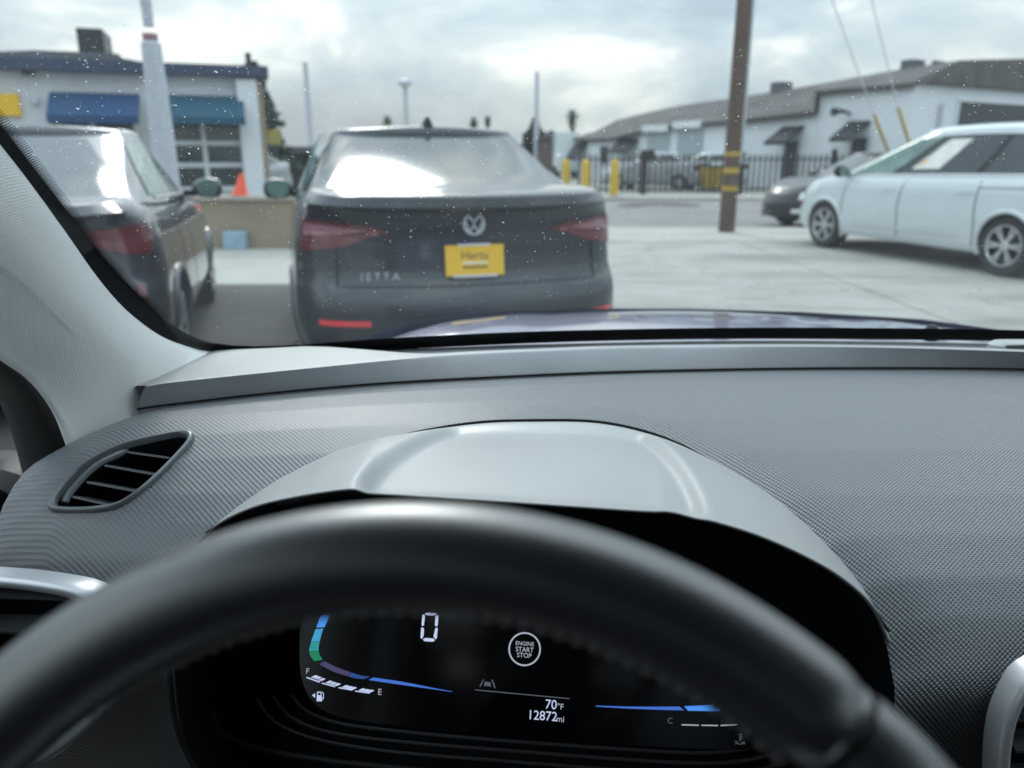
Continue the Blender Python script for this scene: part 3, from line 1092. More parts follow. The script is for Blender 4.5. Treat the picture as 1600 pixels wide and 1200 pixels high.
def wheel(root, x, y, r, w, side, mat=None, spokes=7, zc=None):
    zc = r if zc is None else zc
    c = Vector((x, y, zc))
    ax = Vector((side, 0, 0))
    wo_ = empty('wheel'); wo_.parent = root
    h = w / 2
    build('tyre', MB().lathe([(r * .66, -h), (r * .9, -h), (r * .985, -h * .75), (r, -h * .3), (r, h * .3), (r * .985, h * .75), (r * .9, h), (r * .68, h * .96), (r * .66, h * .5)], c, ax, 40), MT['tyre'], wo_)
    mb = MB().lathe([(r * .68, h * .9), (r * .66, h * .95), (r * .61, h * .9), (r * .6, h * .1), (r * .0, h * .05)], c, ax, 40)
    build('rim_barrel', mb, MT['dark'], wo_)
    mb = MB().lathe([(r * .685, h * .88), (r * .67, h * 1.0), (r * .63, h * 1.0), (r * .61, h * .9)], c, ax, 40)
    mb.lathe([(r * .19, h * .5), (r * .17, h * .85), (r * .1, h * .92), (0, h * .92)], c, ax, 20)
    for k in range(spokes):
        a = 2 * math.pi * k / spokes
        for da in (-.13, .13):
            d0 = Vector((0, math.cos(a), math.sin(a))); d1 = Vector((0, math.cos(a + da), math.sin(a + da)))
            p0, p1 = c + d0 * r * .12 + ax * h * .78, c + d1 * r * .645 + ax * h * .93
            dd = (p1 - p0).normalized(); sw = dd.cross(ax).normalized()
            mb.box((p0 + p1) / 2, ((p1 - p0).length, r * .075, r * .07), (dd, sw, ax))
    build('rim', mb, mat or MT['alloy'], wo_)


def car_body(P, paint, root, arches=True):
    """lower body + greenhouse surfaces; returns (lower, upper)"""
    w, yr, yf = P['w'], P['yr'], P['yf']
    NJ = 110

    def ztop(y):
        return interp(y, P['deck_y'], P['deck_z'])
    zb = P['zb']

    def low(t):
        ww = w * interp(t, P['wt'], P['wv'])
        ri = interp(t, P['rt'], P['ri']); fi = interp(t, P['ft'], P['fi'])
        ring = spline(half_ring(P['rear'], P['front'], yr + ri, yf - fi, ww, P.get('barrel', .02)), NJ)
        return [Vector((p.x, p.y, zb + t * (ztop(p.y) - zb) + P.get('rise', 0) * 0)) for p in ring]
    L = CarSurf(low, NJ, 22)
    mb = MB()
    ring = [[L.rows[k][j] for j in range(NJ)] + [Vector((-L.rows[k][j].x, L.rows[k][j].y, L.rows[k][j].z)) for j in range(NJ - 2, 0, -1)] for k in range(22)]
    mb.loft(ring, cu=True)
    # deck cap, crowned
    cap = []
    n = 10
    for j in range(NJ):
        p = L.rows[-1][j]
        cap.append([Vector((p.x * math.cos(math.pi * k / n), p.y, p.z + P['crown'] * math.sin(math.pi * k / n) * min(1, p.x / (w * .5)))) for k in range(n + 1)])
    mb.loft(cap)
    # wheel arches
    ra = P['wr'] * 1.10
    if arches:
        keep = []
        for f in mb.f:
            c = sum((mb.v[i] for i in f), Vector()) / len(f)
            hit = abs(c.x) > w * .8 and any((c.y - wy) ** 2 + (c.z - P['wr']) ** 2 < ra * ra for wy in P['wy'])
            if not hit:
                keep.append(f)
        mb.f = keep
    body = build('body', mb, paint, root, sharp=50)
    for wy in P['wy'] if arches else ():
        for s in (-1, 1):
            m2 = MB()
            xs = L.P(L.jy(wy, .3), .3).x
            path = []
            for k in range(25):
                a = math.radians(lerp(-22, 202, k / 24))
                yy, zz = wy + math.cos(a) * ra, P['wr'] + math.sin(a) * ra
                tt = max(0, min(1, (zz - zb) / (ztop(yy) - zb)))
                path.append(Vector((s * (L.P(L.jy(yy, tt), tt).x - .006), yy, max(zz, zb * .9))))
            m2.tube(path, .028, 8)
            build('arch_lip', m2, paint, body)
            m3 = MB()
            rows = [[Vector((p.x, p.y, p.z)) for p in path], [Vector((p.x * .62, p.y, p.z)) for p in path]]
            m3.loft(rows)
            m3.poly(list(reversed(rows[1])))
            build('wheel_well', m3, MT['cavity'], body, smooth=False)
    build('underbody', MB().box((0, (yr + yf) / 2, zb + .06), (w * 1.5, (yf - yr) * .9, .1)), MT['cavity'], body, smooth=False)
    # greenhouse
    g = P['gh']

    def up(t):
        ez = t
        ww = lerp(g['w0'], g['w1'], t ** g.get('tumble', 1.0))
        y0 = interp(t, g['rt'], g['ry']); y1 = interp(t, g['ft'], g['fy'])
        ring = spline(half_ring(g['rear'], g['front'], y0, y1, ww, g.get('barrel', .03)), NJ)
        return [Vector((p.x, p.y, lerp(ztop(p.y) - .03, g['z1'] - g['arc'] * ((p.y - g['yc']) / 1.2) ** 2, ez))) for p in ring]
    U = CarSurf(up, NJ, 16)
    mb = MB()
    ring = [[U.rows[k][j] for j in range(NJ)] + [Vector((-U.rows[k][j].x, U.rows[k][j].y, U.rows[k][j].z)) for j in range(NJ - 2, 0, -1)] for k in range(16)]
    mb.loft(ring, cu=True)
    cap = []
    for j in range(NJ):
        p = U.rows[-1][j]
        cap.append([Vector((p.x * math.cos(math.pi * k / n), p.y, p.z + g['crown'] * (math.sin(math.pi * k / n)) ** .7 * min(1, p.x / (g['w1'] * .6)))) for k in range(n + 1)])
    mb.loft(cap)
    build('cabin', mb, paint, root, sharp=60)
    return L, U


SEDAN = dict(w=.895, yr=-2.35, yf=2.35, zb=.21, wr=.325, wy=(-1.32, 1.36), crown=.018,
             deck_y=[-2.4, -2.2, -1.75, -1.2, 1.0, 1.5, 2.1, 2.4], deck_z=[1.125, 1.145, 1.168, 1.12, 1.03, .99, .82, .70],
             wt=[0, .08, .25, .5, .75, .88, .96, 1], wv=[.90, .955, 1.0, 1.0, .985, .965, .93, .87],
             rt=[0, .06, .16, .38, .455, .50, .56, .66, .82, .91, .96, 1], ri=[.16, .06, .01, .0, .005, .03, .085, .095, .10, .075, .012, .03],
             ft=[0, .1, .3, .6, .85, 1], fi=[.14, .03, 0, .02, .1, .22],
             rear=[(0, 0), (.2, .006), (.42, .026), (.62, .062), (.78, .11), (.90, .19), (.965, .30), (1.0, .50)],
             front=[(0, 0), (.25, .02), (.5, .09), (.7, .2), (.86, .36), (.96, .56), (1, .8)],
             gh=dict(w0=.815, w1=.635, rt=[0, .5, 1], ry=[-1.84, -1.45, -1.02], ft=[0, .5, 1], fy=[1.12, .72, .26], z1=1.475, arc=.05, yc=-.35, crown=.056, barrel=.05,
                     rear=[(0, 0), (.35, .012), (.62, .05), (.84, .12), (.96, .22), (1, .42)], front=[(0, 0), (.35, .03), (.65, .12), (.88, .28), (1, .55)]))


FAST = dict(SEDAN)
FAST['deck_z'] = [1.07, 1.10, 1.12, 1.09, 1.02, .98, .82, .70]
FAST['wv'] = [.90, .955, 1.0, 1.0, .975, .94, .89, .80]
FAST['gh'] = dict(SEDAN['gh'], w0=.79, w1=.59, ry=[-2.02, -1.52, -.75], fy=[1.2, .8, .36], z1=1.475, arc=.08, crown=.055)


def mirror(root, s, x, y, z, paint):
    mo = empty('wing_mirror'); mo.parent = root
    mb = MB()
    rows = []
    for k, (dx, sc) in enumerate([(.0, .35), (.05, .8), (.14, 1.0), (.21, .85), (.235, .45)]):
        rows.append([Vector((s * (x + dx), y + math.sin(a) * .06 * sc - .02, z + math.cos(a) * .085 * sc + .01)) for a in [2 * math.pi * i / 14 for i in range(14)]])
    mb.loft(rows, cu=True)
    mb.f.append(tuple(range(len(mb.v) - 14, len(mb.v))))
    build('housing', mb, paint, mo)
    mb = MB().poly([Vector((s * (x + .125) + .085 * math.cos(a), y - .088, z + .01 + .07 * math.sin(a))) for a in [2 * math.pi * i / 18 for i in range(18)]])
    build('mirror_glass', mb, MT['palegl'], mo, smooth=False)
    build('stalk', MB().box((s * (x - .02), y, z - .03), (.1, .05, .05)), MT['black'], mo, smooth=False)


def sedan(name, label, paint, loc, yaw, style, group=None):
    root = empty(name, loc, math.radians(yaw))
    tag(root, label, 'car', group)
    L, U = car_body(FAST if style == 'block' else SEDAN, paint, root)
    for s in (-1, 1):
        for wy in SEDAN['wy']:
            wheel(root, s * .78, wy, .325, .22, s, zc=.325)
    # glass
    je = U.jx(.655 if style != 'block' else .60, .5)
    mb = U.patch(0, je, .10, .93, 1); m2 = U.patch(0, je, .10, .93, -1)
    b = len(mb.v); mb.v += m2.v; mb.f += [tuple(i + b for i in reversed(f)) for f in m2.f]
    build('rear_window', mb, MT['carglass'], root, sharp=80)
    jf = U.jx(.5, .5, False)
    mb = U.patch(jf, U.nj - 1, .08, .95, 1); m2 = U.patch(jf, U.nj - 1, .08, .95, -1)
    b = len(mb.v); mb.v += m2.v; mb.f += [tuple(i + b for i in reversed(f)) for f in m2.f]
    build('windscreen', mb, MT['carglass'], root, sharp=80)
    for s in (-1, 1):
        for (ya, yb_) in ((-1.12, -.38), (-.31, .52)):
            build('side_window', U.patch(U.jy(ya, .5), U.jy(yb_, .5), .12, .86, s), MT['palegl'] if style != 'plain' else MT['carglass'], root)
        mirror(root, s, .86, .62, 1.07, paint)
        # doors: dark shut lines and handles
        for yy in (-.95, -.33, .78):
            j = L.jy(yy, .6)
            build('shut_line', L.patch(j, j + .35, .12, .93, s, .003, 1, 10), MT['cavity'], root)
        for yy in (-.75, .1):
            j = L.jy(yy, .8)
            build('door_handle', L.patch(j, L.jy(yy + .2, .8), .80, .835, s, .025, 6, 2), paint, root)
    if style == 'plain':
        for s in (-1, 1):
            jc = L.jx(.42, .7)
            build('tail_light', L.patch(jc, L.jy(-1.95, .7), .62, .84, s, .008), MT['red'], root)
            jc = L.jx(.55, .7, False)
            build('headlight', L.patch(L.jy(1.7, .7), jc, .66, .85, s, .008), MT['lamp'], root)
            build('side_marker', L.patch(L.jy(1.52, .75), L.jy(1.72, .75), .60, .80, s, .008, 6, 3), MT['brightred'] if name == 'black_car' else MT['lamp'], root)
            build('fog_light', L.patch(L.jx(.62, .25, False) - 3, L.jx(.45, .25, False), .22, .36, s, .008), MT['lamp'], root)
        return root
    if style == 'tapered':
        ji = L.jx(.39, .7)
        jo = L.jy(-1.98, .7)
        lo = lambda f: interp(f, [0, .12, .45, 1], [.808, .80, .735, .69])
        hi = lambda f: interp(f, [0, .2, .6, 1], [.815, .845, .865, .868])
        mid = lambda f: lo(f) + (hi(f) - lo(f)) * .52
        for s in (-1, 1):
            tl = build('tail_light', L.patch(ji, jo, lo, hi, s, .008, 24), MT['red'], root)
            build('light_bar', L.patch(ji + 1.2, jo - 1, mid, lambda f: hi(f) - .02, s, .012, 24), MT['redpale'], tl)
            build('bumper_reflector', L.patch(L.jx(.53, .3), L.jx(.755, .3), .325, .355, s, .01), MT['brightred'], root)
        # boot lid shut lines
        for s in (-1, 1):
            build('shut_line', L.patch(0, L.jx(.66, .5), .525, .530, s, .003, 20, 1), MT['cavity'], root)
            build('shut_line', L.patch(L.jx(.665, .5), L.jx(.665, .5) + .16, .53, .72, s, .003, 1, 8), MT['cavity'], root)
        # plate with frame, lettering and rule
        c = L.P(0, .66) + Vector((0, -.02, 0))
        tilt = .12
        M4 = Matrix.Translation(c) @ Matrix.Rotation(math.radians(90 - 6), 4, 'X')
        pl = build('number_plate', MB().box((0, 0, 0), (.305, .155, .006)), MT['plate'], root, smooth=False, xf=M4)
        pl.modifiers.clear()
        build('plate_frame', MB().box((0, -.079, .0), (.235, .012, .012)), MT['chrome'], pl, smooth=False, xf=M4)
        build('plate_frame', MB().box((0, .078, .0), (.17, .010, .012)), MT['chrome'], pl, smooth=False, xf=M4)
        build('lettering', text_mb('Hertz', .062, M4 @ Matrix.Translation((0, .024, .0042)) @ Matrix.Shear('XY', 4, (.25, 0)) if False else M4 @ Matrix.Translation((0, .024, .0042))), MT['ink'], pl, smooth=False)
        build('rule', MB().box((0, -.012, .0035), (.125, .009, .003)), MT['white'], pl, smooth=False, xf=M4)
        mk = MB()
        for k in range(8):
            mk.box((-.057 + k * .0163, -.034, .0036), (.011, .013, .003))
        build('small_print', mk, MT['ink'], pl, smooth=False, xf=M4)
        # round badge
        c = L.P(0, .855) + Vector((0, -.008, 0))
        M4 = Matrix.Translation(c) @ Matrix.Rotation(math.radians(90), 4, 'X')
        mk = MB(); n = 32
        path = [(math.cos(2 * math.pi * k / n) * .052, math.sin(2 * math.pi * k / n) * .052, 0) for k in range(n)]
        mk.tube(path, .006, 8, True)
        for a, b_ in (((-.03, .042), (0, .008)), ((0, .008), (.03, .042)), ((-.047, .018), (-.022, -.044)), ((-.022, -.044), (0, -.002)), ((0, -.002), (.022, -.044)), ((.022, -.044), (.047, .018))):
            mk.tube([(a[0], a[1], 0), (b_[0], b_[1], 0)], .0052, 6)
        build('badge', mk, MT['polegrey'], root, xf=M4)
        c = L.P(L.jx(.46, .57), .575, -1)
        n_ = L.N(L.jx(.46, .57), .575, -1)
        c = c + n_ * .006
        ex = Vector((-n_.y, n_.x, 0)).normalized()
        M4 = Matrix((( ex.x, 0, n_.x, c.x), (ex.y, 0, n_.y, c.y), (0, 1, 0, c.z), (0, 0, 0, 1)))
        build('model_lettering', text_mb('J E T T A', .052, M4, 'CENTER', .003), MT['polegrey'], root, smooth=False)
        # roof fin antenna, boot keyhole seam, third brake light
        zt = SEDAN['gh']['z1'] + SEDAN['gh']['crown'] - .008
        build('antenna_fin', MB().loft([[Vector((q * .03, -.78, zt - .01)), Vector((q * .036, -.98, zt - .015)), Vector((q * .008, -.975, zt + .05)), Vector((q * .005, -.91, zt + .055))] for q in (-1, 1)], cu=True).poly([Vector((.03, -.78, zt - .01)), Vector((.036, -.98, zt - .015)), Vector((.008, -.975, zt + .05)), Vector((.005, -.91, zt + .055))]).poly([Vector((-.03, -.78, zt - .01)), Vector((-.036, -.98, zt - .015)), Vector((-.008, -.975, zt + .05)), Vector((-.005, -.91, zt + .055))]), MT['black'], root)
        # bumper lower insert and pale crease
        for s in (-1, 1):
            build('bumper_insert', L.patch(0, L.jx(.62, .1), .03, .12, s, .006, 20, 3), MT['black'], root)
            build('exhaust_trim', L.patch(L.jx(.45, .06), L.jx(.66, .06), .05, .09, s, .012, 8, 2), MT['chrome'], root)
    if style == 'block':
        ji = L.jx(.36, .7)
        jo = L.jy(-1.93, .7)
        lo = lambda f: interp(f, [0, .35, .6, .85, 1], [.79, .785, .72, .70, .74])
        hi = lambda f: interp(f, [0, .5, 1], [.84, .865, .87])
        for s in (-1, 1):
            tl = build('tail_light', L.patch(ji, jo, lo, hi, s, .01, 24), MT['red'], root)
            build('bumper_reflector', L.patch(L.jx(.76, .42), L.jx(.82, .42), .46, .54, s, .01), MT['red'], root)
        # chrome strip along the window line
        for s in (-1, 1):
            build('window_trim', U.patch(U.jy(-1.2, .1), U.jy(.75, .1), .07, .105, s, .008, 30, 1), MT['chrome'], root)
        c = L.P(0, .55) + Vector((0, -.01, 0))
        M4 = Matrix.Translation(c) @ Matrix.Rotation(math.radians(84), 4, 'X')
        build('number_plate', MB().box((0, 0, 0), (.305, .155, .006)), MT['plate'], root, smooth=False, xf=M4)
    return root


sedan('dark_sedan', 'dark slate sedan parked straight ahead with yellow plate', MT['jetta'], (-.798, 6.135, 0), 15.5, 'tapered')
sedan('black_sedan', 'dark blue black sedan at left edge, partly behind the windscreen pillar', MT['inkpaint'], (-3.30, 5.74, .002), 17, 'block')
bc = sedan('black_car', 'black car nose poking out beyond the front of the white minivan', MT['blackpaint'], (7.62, 17.0, RK), 108, 'plain')
sedan('grey_car', 'grey sedan behind the fence beside the yellow bollards', MT['greypaint'], (6.1, 34.0, 0), 62, 'plain', 'cars parked behind the fence')
sedan('pale_car', 'pale sedan behind the fence below the shutter doors', MT['whitepaint'], (9.2, 38.2, 0), 66, 'plain', 'cars parked behind the fence')
sedan('black_yard_car', 'black sedan behind the fence under the black awnings', MT['blackpaint'], (14.2, 31.6, 0), 80, 'plain', 'cars parked behind the fence')
sedan('dark_grey_car', 'dark grey car parked between shop and slate sedan, facing us', MT['greypaint'], (-8.3, 24.0, 0), 172, 'plain')

VAN = dict(w=1.0, yr=-2.58, yf=2.58, zb=.24, wr=.35, wy=(-1.62, 1.47), crown=.05,
           deck_y=[-2.6, -1.5, 0.6, 1.5, 2.0, 2.35, 2.6], deck_z=[1.12, 1.10, 1.06, 1.05, .97, .84, .70],
           wt=[0, .08, .25, .5, .8, .92, 1], wv=[.93, .965, .985, 1.0, .985, .965, .93],
           rt=[0, .1, .3, .6, 1], ri=[.1, .02, 0, .06, .10], ft=[0, .1, .3, .6, .85, 1], fi=[.14, .03, 0, .03, .1, .22],
           rear=[(0, 0), (.4, .02), (.7, .06), (.86, .12), (.95, .2), (1, .34)],
           front=[(0, 0), (.25, .02), (.5, .09), (.7, .2), (.86, .36), (.96, .56), (1, .8)],
           gh=dict(w0=.93, w1=.74, rt=[0, .5, 1], ry=[-2.42, -2.34, -2.12], ft=[0, .35, .7, 1], fy=[1.95, 1.45, .92, .36], z1=1.66, arc=.05, yc=-.9, crown=.075, barrel=.03,
                   rear=[(0, 0), (.5, .02), (.8, .07), (.95, .16), (1, .3)], front=[(0, 0), (.35, .04), (.65, .15), (.88, .34), (1, .62)]))
root = empty('minivan', (6.09, 10.73, 0), math.radians(17.3))
tag(root, 'white minivan with tinted windows and a paper sheet in its side window', 'minivan')
L, U = car_body(VAN, MT['whitepaint'], root)
for s in (-1, 1):
    for wy in VAN['wy']:
        wheel(root, s * .87, wy, .35, .24, s, spokes=5 if False else 6)
jf = U.jx(.62, .5, False)
for s in (-1, 1):
    build('windscreen', U.patch(jf, U.nj - 1, .06, .95, s), MT['carglass'], root)
    hi_ = lambda f: interp(f, [0, .45, 1], [.86, .86, .20])
    build('front_window', U.patch(U.jy(.02, .4), U.jy(1.35, .4), .13, hi_, s, .007, 20), MT['palegl'], root)
    tw = build('rear_side_window', U.patch(U.jy(-1.18, .4), U.jy(-.06, .4), .13, .86, s, .007), MT['carglass'], root)
    build('rear_side_window', U.patch(U.jy(-2.2, .4), U.jy(-1.24, .4), .13, .86, s, .007), MT['carglass'], root)
    build('window_surround', U.patch(U.jy(-2.25, .4), U.jy(.10, .4), .11, .885, s, .004, 24), MT['black'], root)
    build('window_trim', U.patch(U.jy(-2.2, .1), U.jy(1.35, .1), .085, .125, s, .009, 30, 1), MT['chrome'], root)
    mirror(root, s, .95, 1.12, 1.12, MT['black'])
    for yy in (-1.2, -.02, 1.05):
        j = L.jy(yy, .6)
        build('shut_line', L.patch(j, j + .25, .08, .96, s, .003, 1, 10), MT['cavity'], root)
    build('slide_rail', L.patch(L.jy(-2.2, .85), L.jy(-1.2, .85), .86, .872, s, .003, 10, 1), MT['cavity'], root)
    for yy in (-1.12, .12):
        build('door_handle', L.patch(L.jy(yy, .8), L.jy(yy + .22, .8), .80, .83, s, .03, 6, 2), MT['whitepaint'], root)
    build('sill_moulding', L.patch(L.jy(-1.0, .12), L.jy(.85, .12), .20, .245, s, .018, 20, 2), MT['whitepaint'], root)
    build('headlight', L.patch(L.jy(1.62, .8), L.jx(.45, .8, False), .72, .88, s, .008), MT['lamp'], root)
    build('side_marker', L.patch(L.jy(2.02, .6), L.jy(2.1, .6), .52, .62, s, .008, 4, 2), MT['brightred'], root)
    build('tail_light', L.patch(L.jx(.8, .8), L.jy(-2.1, .8), .62, .98, s, .008), MT['red'], root)
    build('tail_marker', L.patch(L.jy(-2.12, .5), L.jy(-2.04, .5), .42, .50, s, .008, 4, 2), MT['brightred'], root)
sh = build('paper_sheet', U.patch(U.jy(-.62, .45), U.jy(-.2, .45), .22, .80, -1, .012, 6), MT['white'], root)
build('print_lines', U.patch(U.jy(-.43, .45), U.jy(-.42, .45), .24, .78, -1, .015, 1), MT['shutter'], sh)
build('yellow_mark', U.patch(U.jy(-.30, .45), U.jy(-.24, .45), .28, .40, -1, .015, 2), MT['plate'], sh)

exec_interior = True
# ------------------------------------------------------------------ the car we sit in
YAW = math.radians(-4.6)
cr, sr = math.cos(YAW), math.sin(YAW)


def car(lx, ly, z):
    """own car frame (0,0 on its centre line beside the camera) -> world"""
    lx += .30
    return Vector((lx * cr - ly * sr, lx * sr + ly * cr, z))


oc = car(0, 0, 0)
OWN, OX = rootx('compact_car', (oc.x, oc.y, 0), YAW)
tag(OWN, 'grey and black car interior around the camera, dashboard, wheel and windscreen', 'car')


def ob(name, mb, mat, parent=OWN, **k):
    return build(name, mb, MT[mat] if isinstance(mat, str) else mat, parent, xf=OX, **k)


# --- dashboard surface
ZS = 1.045
seam = spline([atZ(x, y, ZS) for x, y in [(200, 646), (240, 640), (420, 619), (600, 603), (800, 592), (1000, 584), (1300, 579), (1600, 581), (1900, 593), (2300, 622), (2800, 670)]], 80)
seam_x = [p.x for p in seam]
seam_y = [p.y for p in seam]


def yseam(X):
    return interp(X, seam_x, seam_y) if X >= seam_x[0] else seam_y[0] + (X - seam_x[0]) * 1.2


def yfront(X):
    return interp(X, [-.5, -.3, .3, .5, 1.2], [.635, .615, .565, .56, .52])


PF = [0, .12, .25, .40, .55, .70, .80, .88, .94, 1.0]
PZ_ = [1.045, 1.049, 1.047, 1.040, 1.028, 1.008, .988, .965, .94, .905]


def dash_z(X, Y):
    f = (yseam(X) - Y) / (yseam(X) - yfront(X))
    z = interp(f, PF, PZ_)
    if X < -.40:
        z -= ((-.40 - X) / .09) ** 2 * .022
    return z


def on_dash(px, py, lift=0.0):
    d = ray(px, py)
    s = .35
    while s < 1.6:
        p = CAM + d * s
        if p.z < dash_z(p.x, p.y) + lift:
            return p
        s += .002
    return CAM + d * 1.0


def inside(p, poly):
    x, y = p
    c = False
    n = len(poly)
    for i in range(n):
        x0, y0 = poly[i]; x1, y1 = poly[i - 1]
        if (y0 > y) != (y1 > y) and x < (x1 - x0) * (y - y0) / (y1 - y0) + x0:
            c = not c
    return c


vent_px = [(80, 791), (92, 768), (128, 730), (188, 698), (255, 681), (292, 676), (297, 688), (268, 722), (226, 762), (188, 788), (150, 796), (100, 797)]
vent = [on_dash(x, y, .004) for x, y in vent_px]
vent_s = spline(vent, 72, True)
vent_xy = [(p.x, p.y) for p in vent_s]
hb_px = [(322, 836), (390, 790), (460, 748), (560, 705), (640, 680), (740, 663), (830, 659), (940, 662), (1040, 687), (1130, 735), (1200, 787), (1280, 857), (1340, 922), (1388, 990)]
hood_b = spline([on_dash(x, y, .002) for x, y in hb_px], 211)
hole = [(p.x, p.y) for p in hood_b[::3]]
cen = (sum(p[0] for p in hole) / len(hole), sum(p[1] for p in hole) / len(hole))
hole_in = [(lerp(p[0], cen[0], .05), p[1] - .008) for p in hole] + [(.30, .40), (-.25, .40)]

def seg_dist(X, Y):
    best = 9.0
    for (x0, y0), (x1, y1) in zip(hole[:-1], hole[1:]):
        dx_, dy_ = x1 - x0, y1 - y0
        t_ = max(0, min(1, ((X - x0) * dx_ + (Y - y0) * dy_) / (dx_ * dx_ + dy_ * dy_ + 1e-12)))
        best = min(best, (x0 + dx_ * t_ - X) ** 2 + (y0 + dy_ * t_ - Y) ** 2)
    return best ** .5


NX, NF = 330, 100
rows, uvs = [], []
Xs = [lerp(-.505, 1.25, i / NX) for i in range(NX + 1)]
for k in range(NF + 1):
    f = k / NF
    r = []
    for X in Xs:
        ys, yf_ = yseam(X), yfront(X)
        Y = lerp(ys, yf_, f)
        dd = seg_dist(X, Y) if -.05 < X < .5 else 1
        r.append(Vector((X, Y, dash_z(X, Y) - .018 * math.exp(-(dd / .032) ** 2) * sstep(-.02, .22, X))))
    rows.append(r)
last = rows[-1]
for dy, dz in ((-.005, -.010), (-.007, -.022), (-.006, -.04), (.000, -.07), (.014, -.13), (.03, -.22), (.06, -.36)):
    rows.append([p + Vector((0, dy, dz)) for p in last])
acc = [0.0] * (NX + 1)
uvs = []
for k, r in enumerate(rows):
    for i, p in enumerate(r):
        if k:
            acc[i] += (p - rows[k - 1][i]).length
        uvs.append((p.x + .25 * acc[i], acc[i]))
mb = MB().loft(rows)
keep = []
for f in mb.f:
    c = sum((mb.v[i] for i in f), Vector()) / 4
    if c.y > .585 and inside((c.x, c.y), vent_xy) or inside((c.x, c.y), hole_in):
        continue
    keep.append(f)
mb.f = keep
dash = ob('dashboard', mb, 'weave', sharp=180, uv=uvs)
tag(dash, 'woven texture dark grey dashboard top')
# left end cap of the dashboard
endl = [r[0] for r in rows]
ob('dash_end', MB().loft([endl, [p + Vector((-.02, 0, -.06)) for p in endl], [p + Vector((-.03, 0, -.4)) for p in endl]]), 'weave', dash)

# --- ledge band, pad and defroster channel between the dash and the glass
ZL = 1.072
lip = spline([atZ(x, y, ZL) for x, y in [(228, 607), (270, 600), (480, 578), (690, 558), (850, 550), (1000, 545), (1300, 544), (1600, 552), (1900, 566), (2300, 598), (2800, 650)]], 90)
seam2 = spline([atZ(x, y, ZS - .004) for x, y in [(215, 644), (240, 640), (420, 619), (600, 603), (800, 592), (1000, 584), (1300, 579), (1600, 581), (1900, 593), (2300, 622), (2800, 670)]], 90)
rows = [[p + Vector((0, 0.002, -.012)) for p in seam2]]
for t in (0, .1, .5, .85, .95):
    rows.append([a.lerp(b, t) + Vector((0, 0, .003 * math.sin(math.pi * t) + .003)) for a, b in zip(seam2, lip)])
rows.append([p + Vector((0, .004, .002)) for p in lip])
rows.append([p + Vector((0, .010, .0015)) for p in lip])
ledge = ob('dash_ledge', MB().loft(rows), 'grain', sharp=60)
ob('dash_seam', MB().tube([p + Vector((0, -.0005, .004)) for p in seam2], .0013, 6), 'cavity', ledge)
glass_b_px = [(200, 600), (262, 566), (330, 542), (420, 537), (560, 530), (700, 524), (900, 517), (1100, 513.5), (1300, 513), (1600, 518), (1900, 532), (2300, 566), (2800, 620)]
ZG = 1.066
gbase = spline([atZ(x, y + 8, ZG) for x, y in glass_b_px], 90)
# pad: wide at the left, running out to a thin lip at the right; the channel is sunk behind it
edge_px = [(600, 534), (632, 543), (668, 552), (720, 555.5), (900, 547), (1300, 541.5), (1600, 549.5), (1900, 563), (2800, 646)]
pad_back = []
for k, p in enumerate(lip):
    q = gbase[k]
    pad_back.append(q)
lx_ = [p.x for p in lip]
xa, xb = atZ(605, 536, ZL).x, atZ(700, 557, ZL).x
rows = [[], [], [], [], []]
for p, q in zip(lip, gbase):
    t = 1 - sstep(xa, xb, p.x) * .86
    m = p.lerp(q, t)
    p2 = p + Vector((0, .006, .0018))
    rows[0].append(p2)
    rows[1].append(p2.lerp(m, .5) + Vector((0, 0, .002)))
    rows[2].append(m + Vector((0, 0, .001)))
    rows[3].append(m.lerp(q, .12) + Vector((0, .002, -.004 - .012 * sstep(xa, xb, p.x))))
    rows[4].append(q + Vector((0, .03, -.006 - .012 * sstep(xa, xb, p.x))))
pad = ob('dash_pad', MB().loft(rows[:3]), 'pad', sharp=60)
ob('defroster_channel', MB().loft(rows[2:]), 'grain', pad, sharp=60)
# small pale sensor on the pad at the right
c = atZ(1592, 539, 1.074)
mb = MB()
for k, (s_, h_) in enumerate([(1, -.012), (1, .004), (.85, .011), (.5, .013)]):
    pass
rws = [[c + Vector((.042 * s_ * math.copysign(abs(math.cos(a)) ** .5, math.cos(a)), .018 * s_ * math.sin(a), h_ * .6)) for a in [2 * math.pi * i / 24 for i in range(24)]] for s_, h_ in [(1, -.014), (1, .002), (.86, .008), (.5, .010), (.01, .0105)]]
mb.loft(rws, cu=True)
sens = ob('sun_sensor', mb, MT['visor'])
ob('sensor_slot', MB().loft([[p + Vector((0, -.0, .002)) for p in spline([c + Vector((x, -.0175, z * .5)) for x, z in ((-.03, .003), (0, .004), (.04, .003))], 8)], [p + Vector((0, -.004, -.003)) for p in spline([c + Vector((x, -.0175, z * .5)) for x, z in ((-.03, .003), (0, .004), (.04, .003))], 8)]]), 'black', sens)

# --- left defroster-type vent in the dash top
va = empty('air_vent'); va.parent = OWN
tag(va, 'slanted vent with silver rim at the left end of the dashboard')
vc = sum(vent_s, Vector()) / len(vent_s)
vn = Vector((0, 0, 0))
for i in range(len(vent_s)):
    vn += (vent_s[i] - vc).cross(vent_s[(i + 1) % len(vent_s)] - vc)
vn.normalize()
if vn.z < 0:
    vn = -vn


def ringoff(pts, c, k, d):
    return [c + (p - c) * k + vn * d for p in pts]


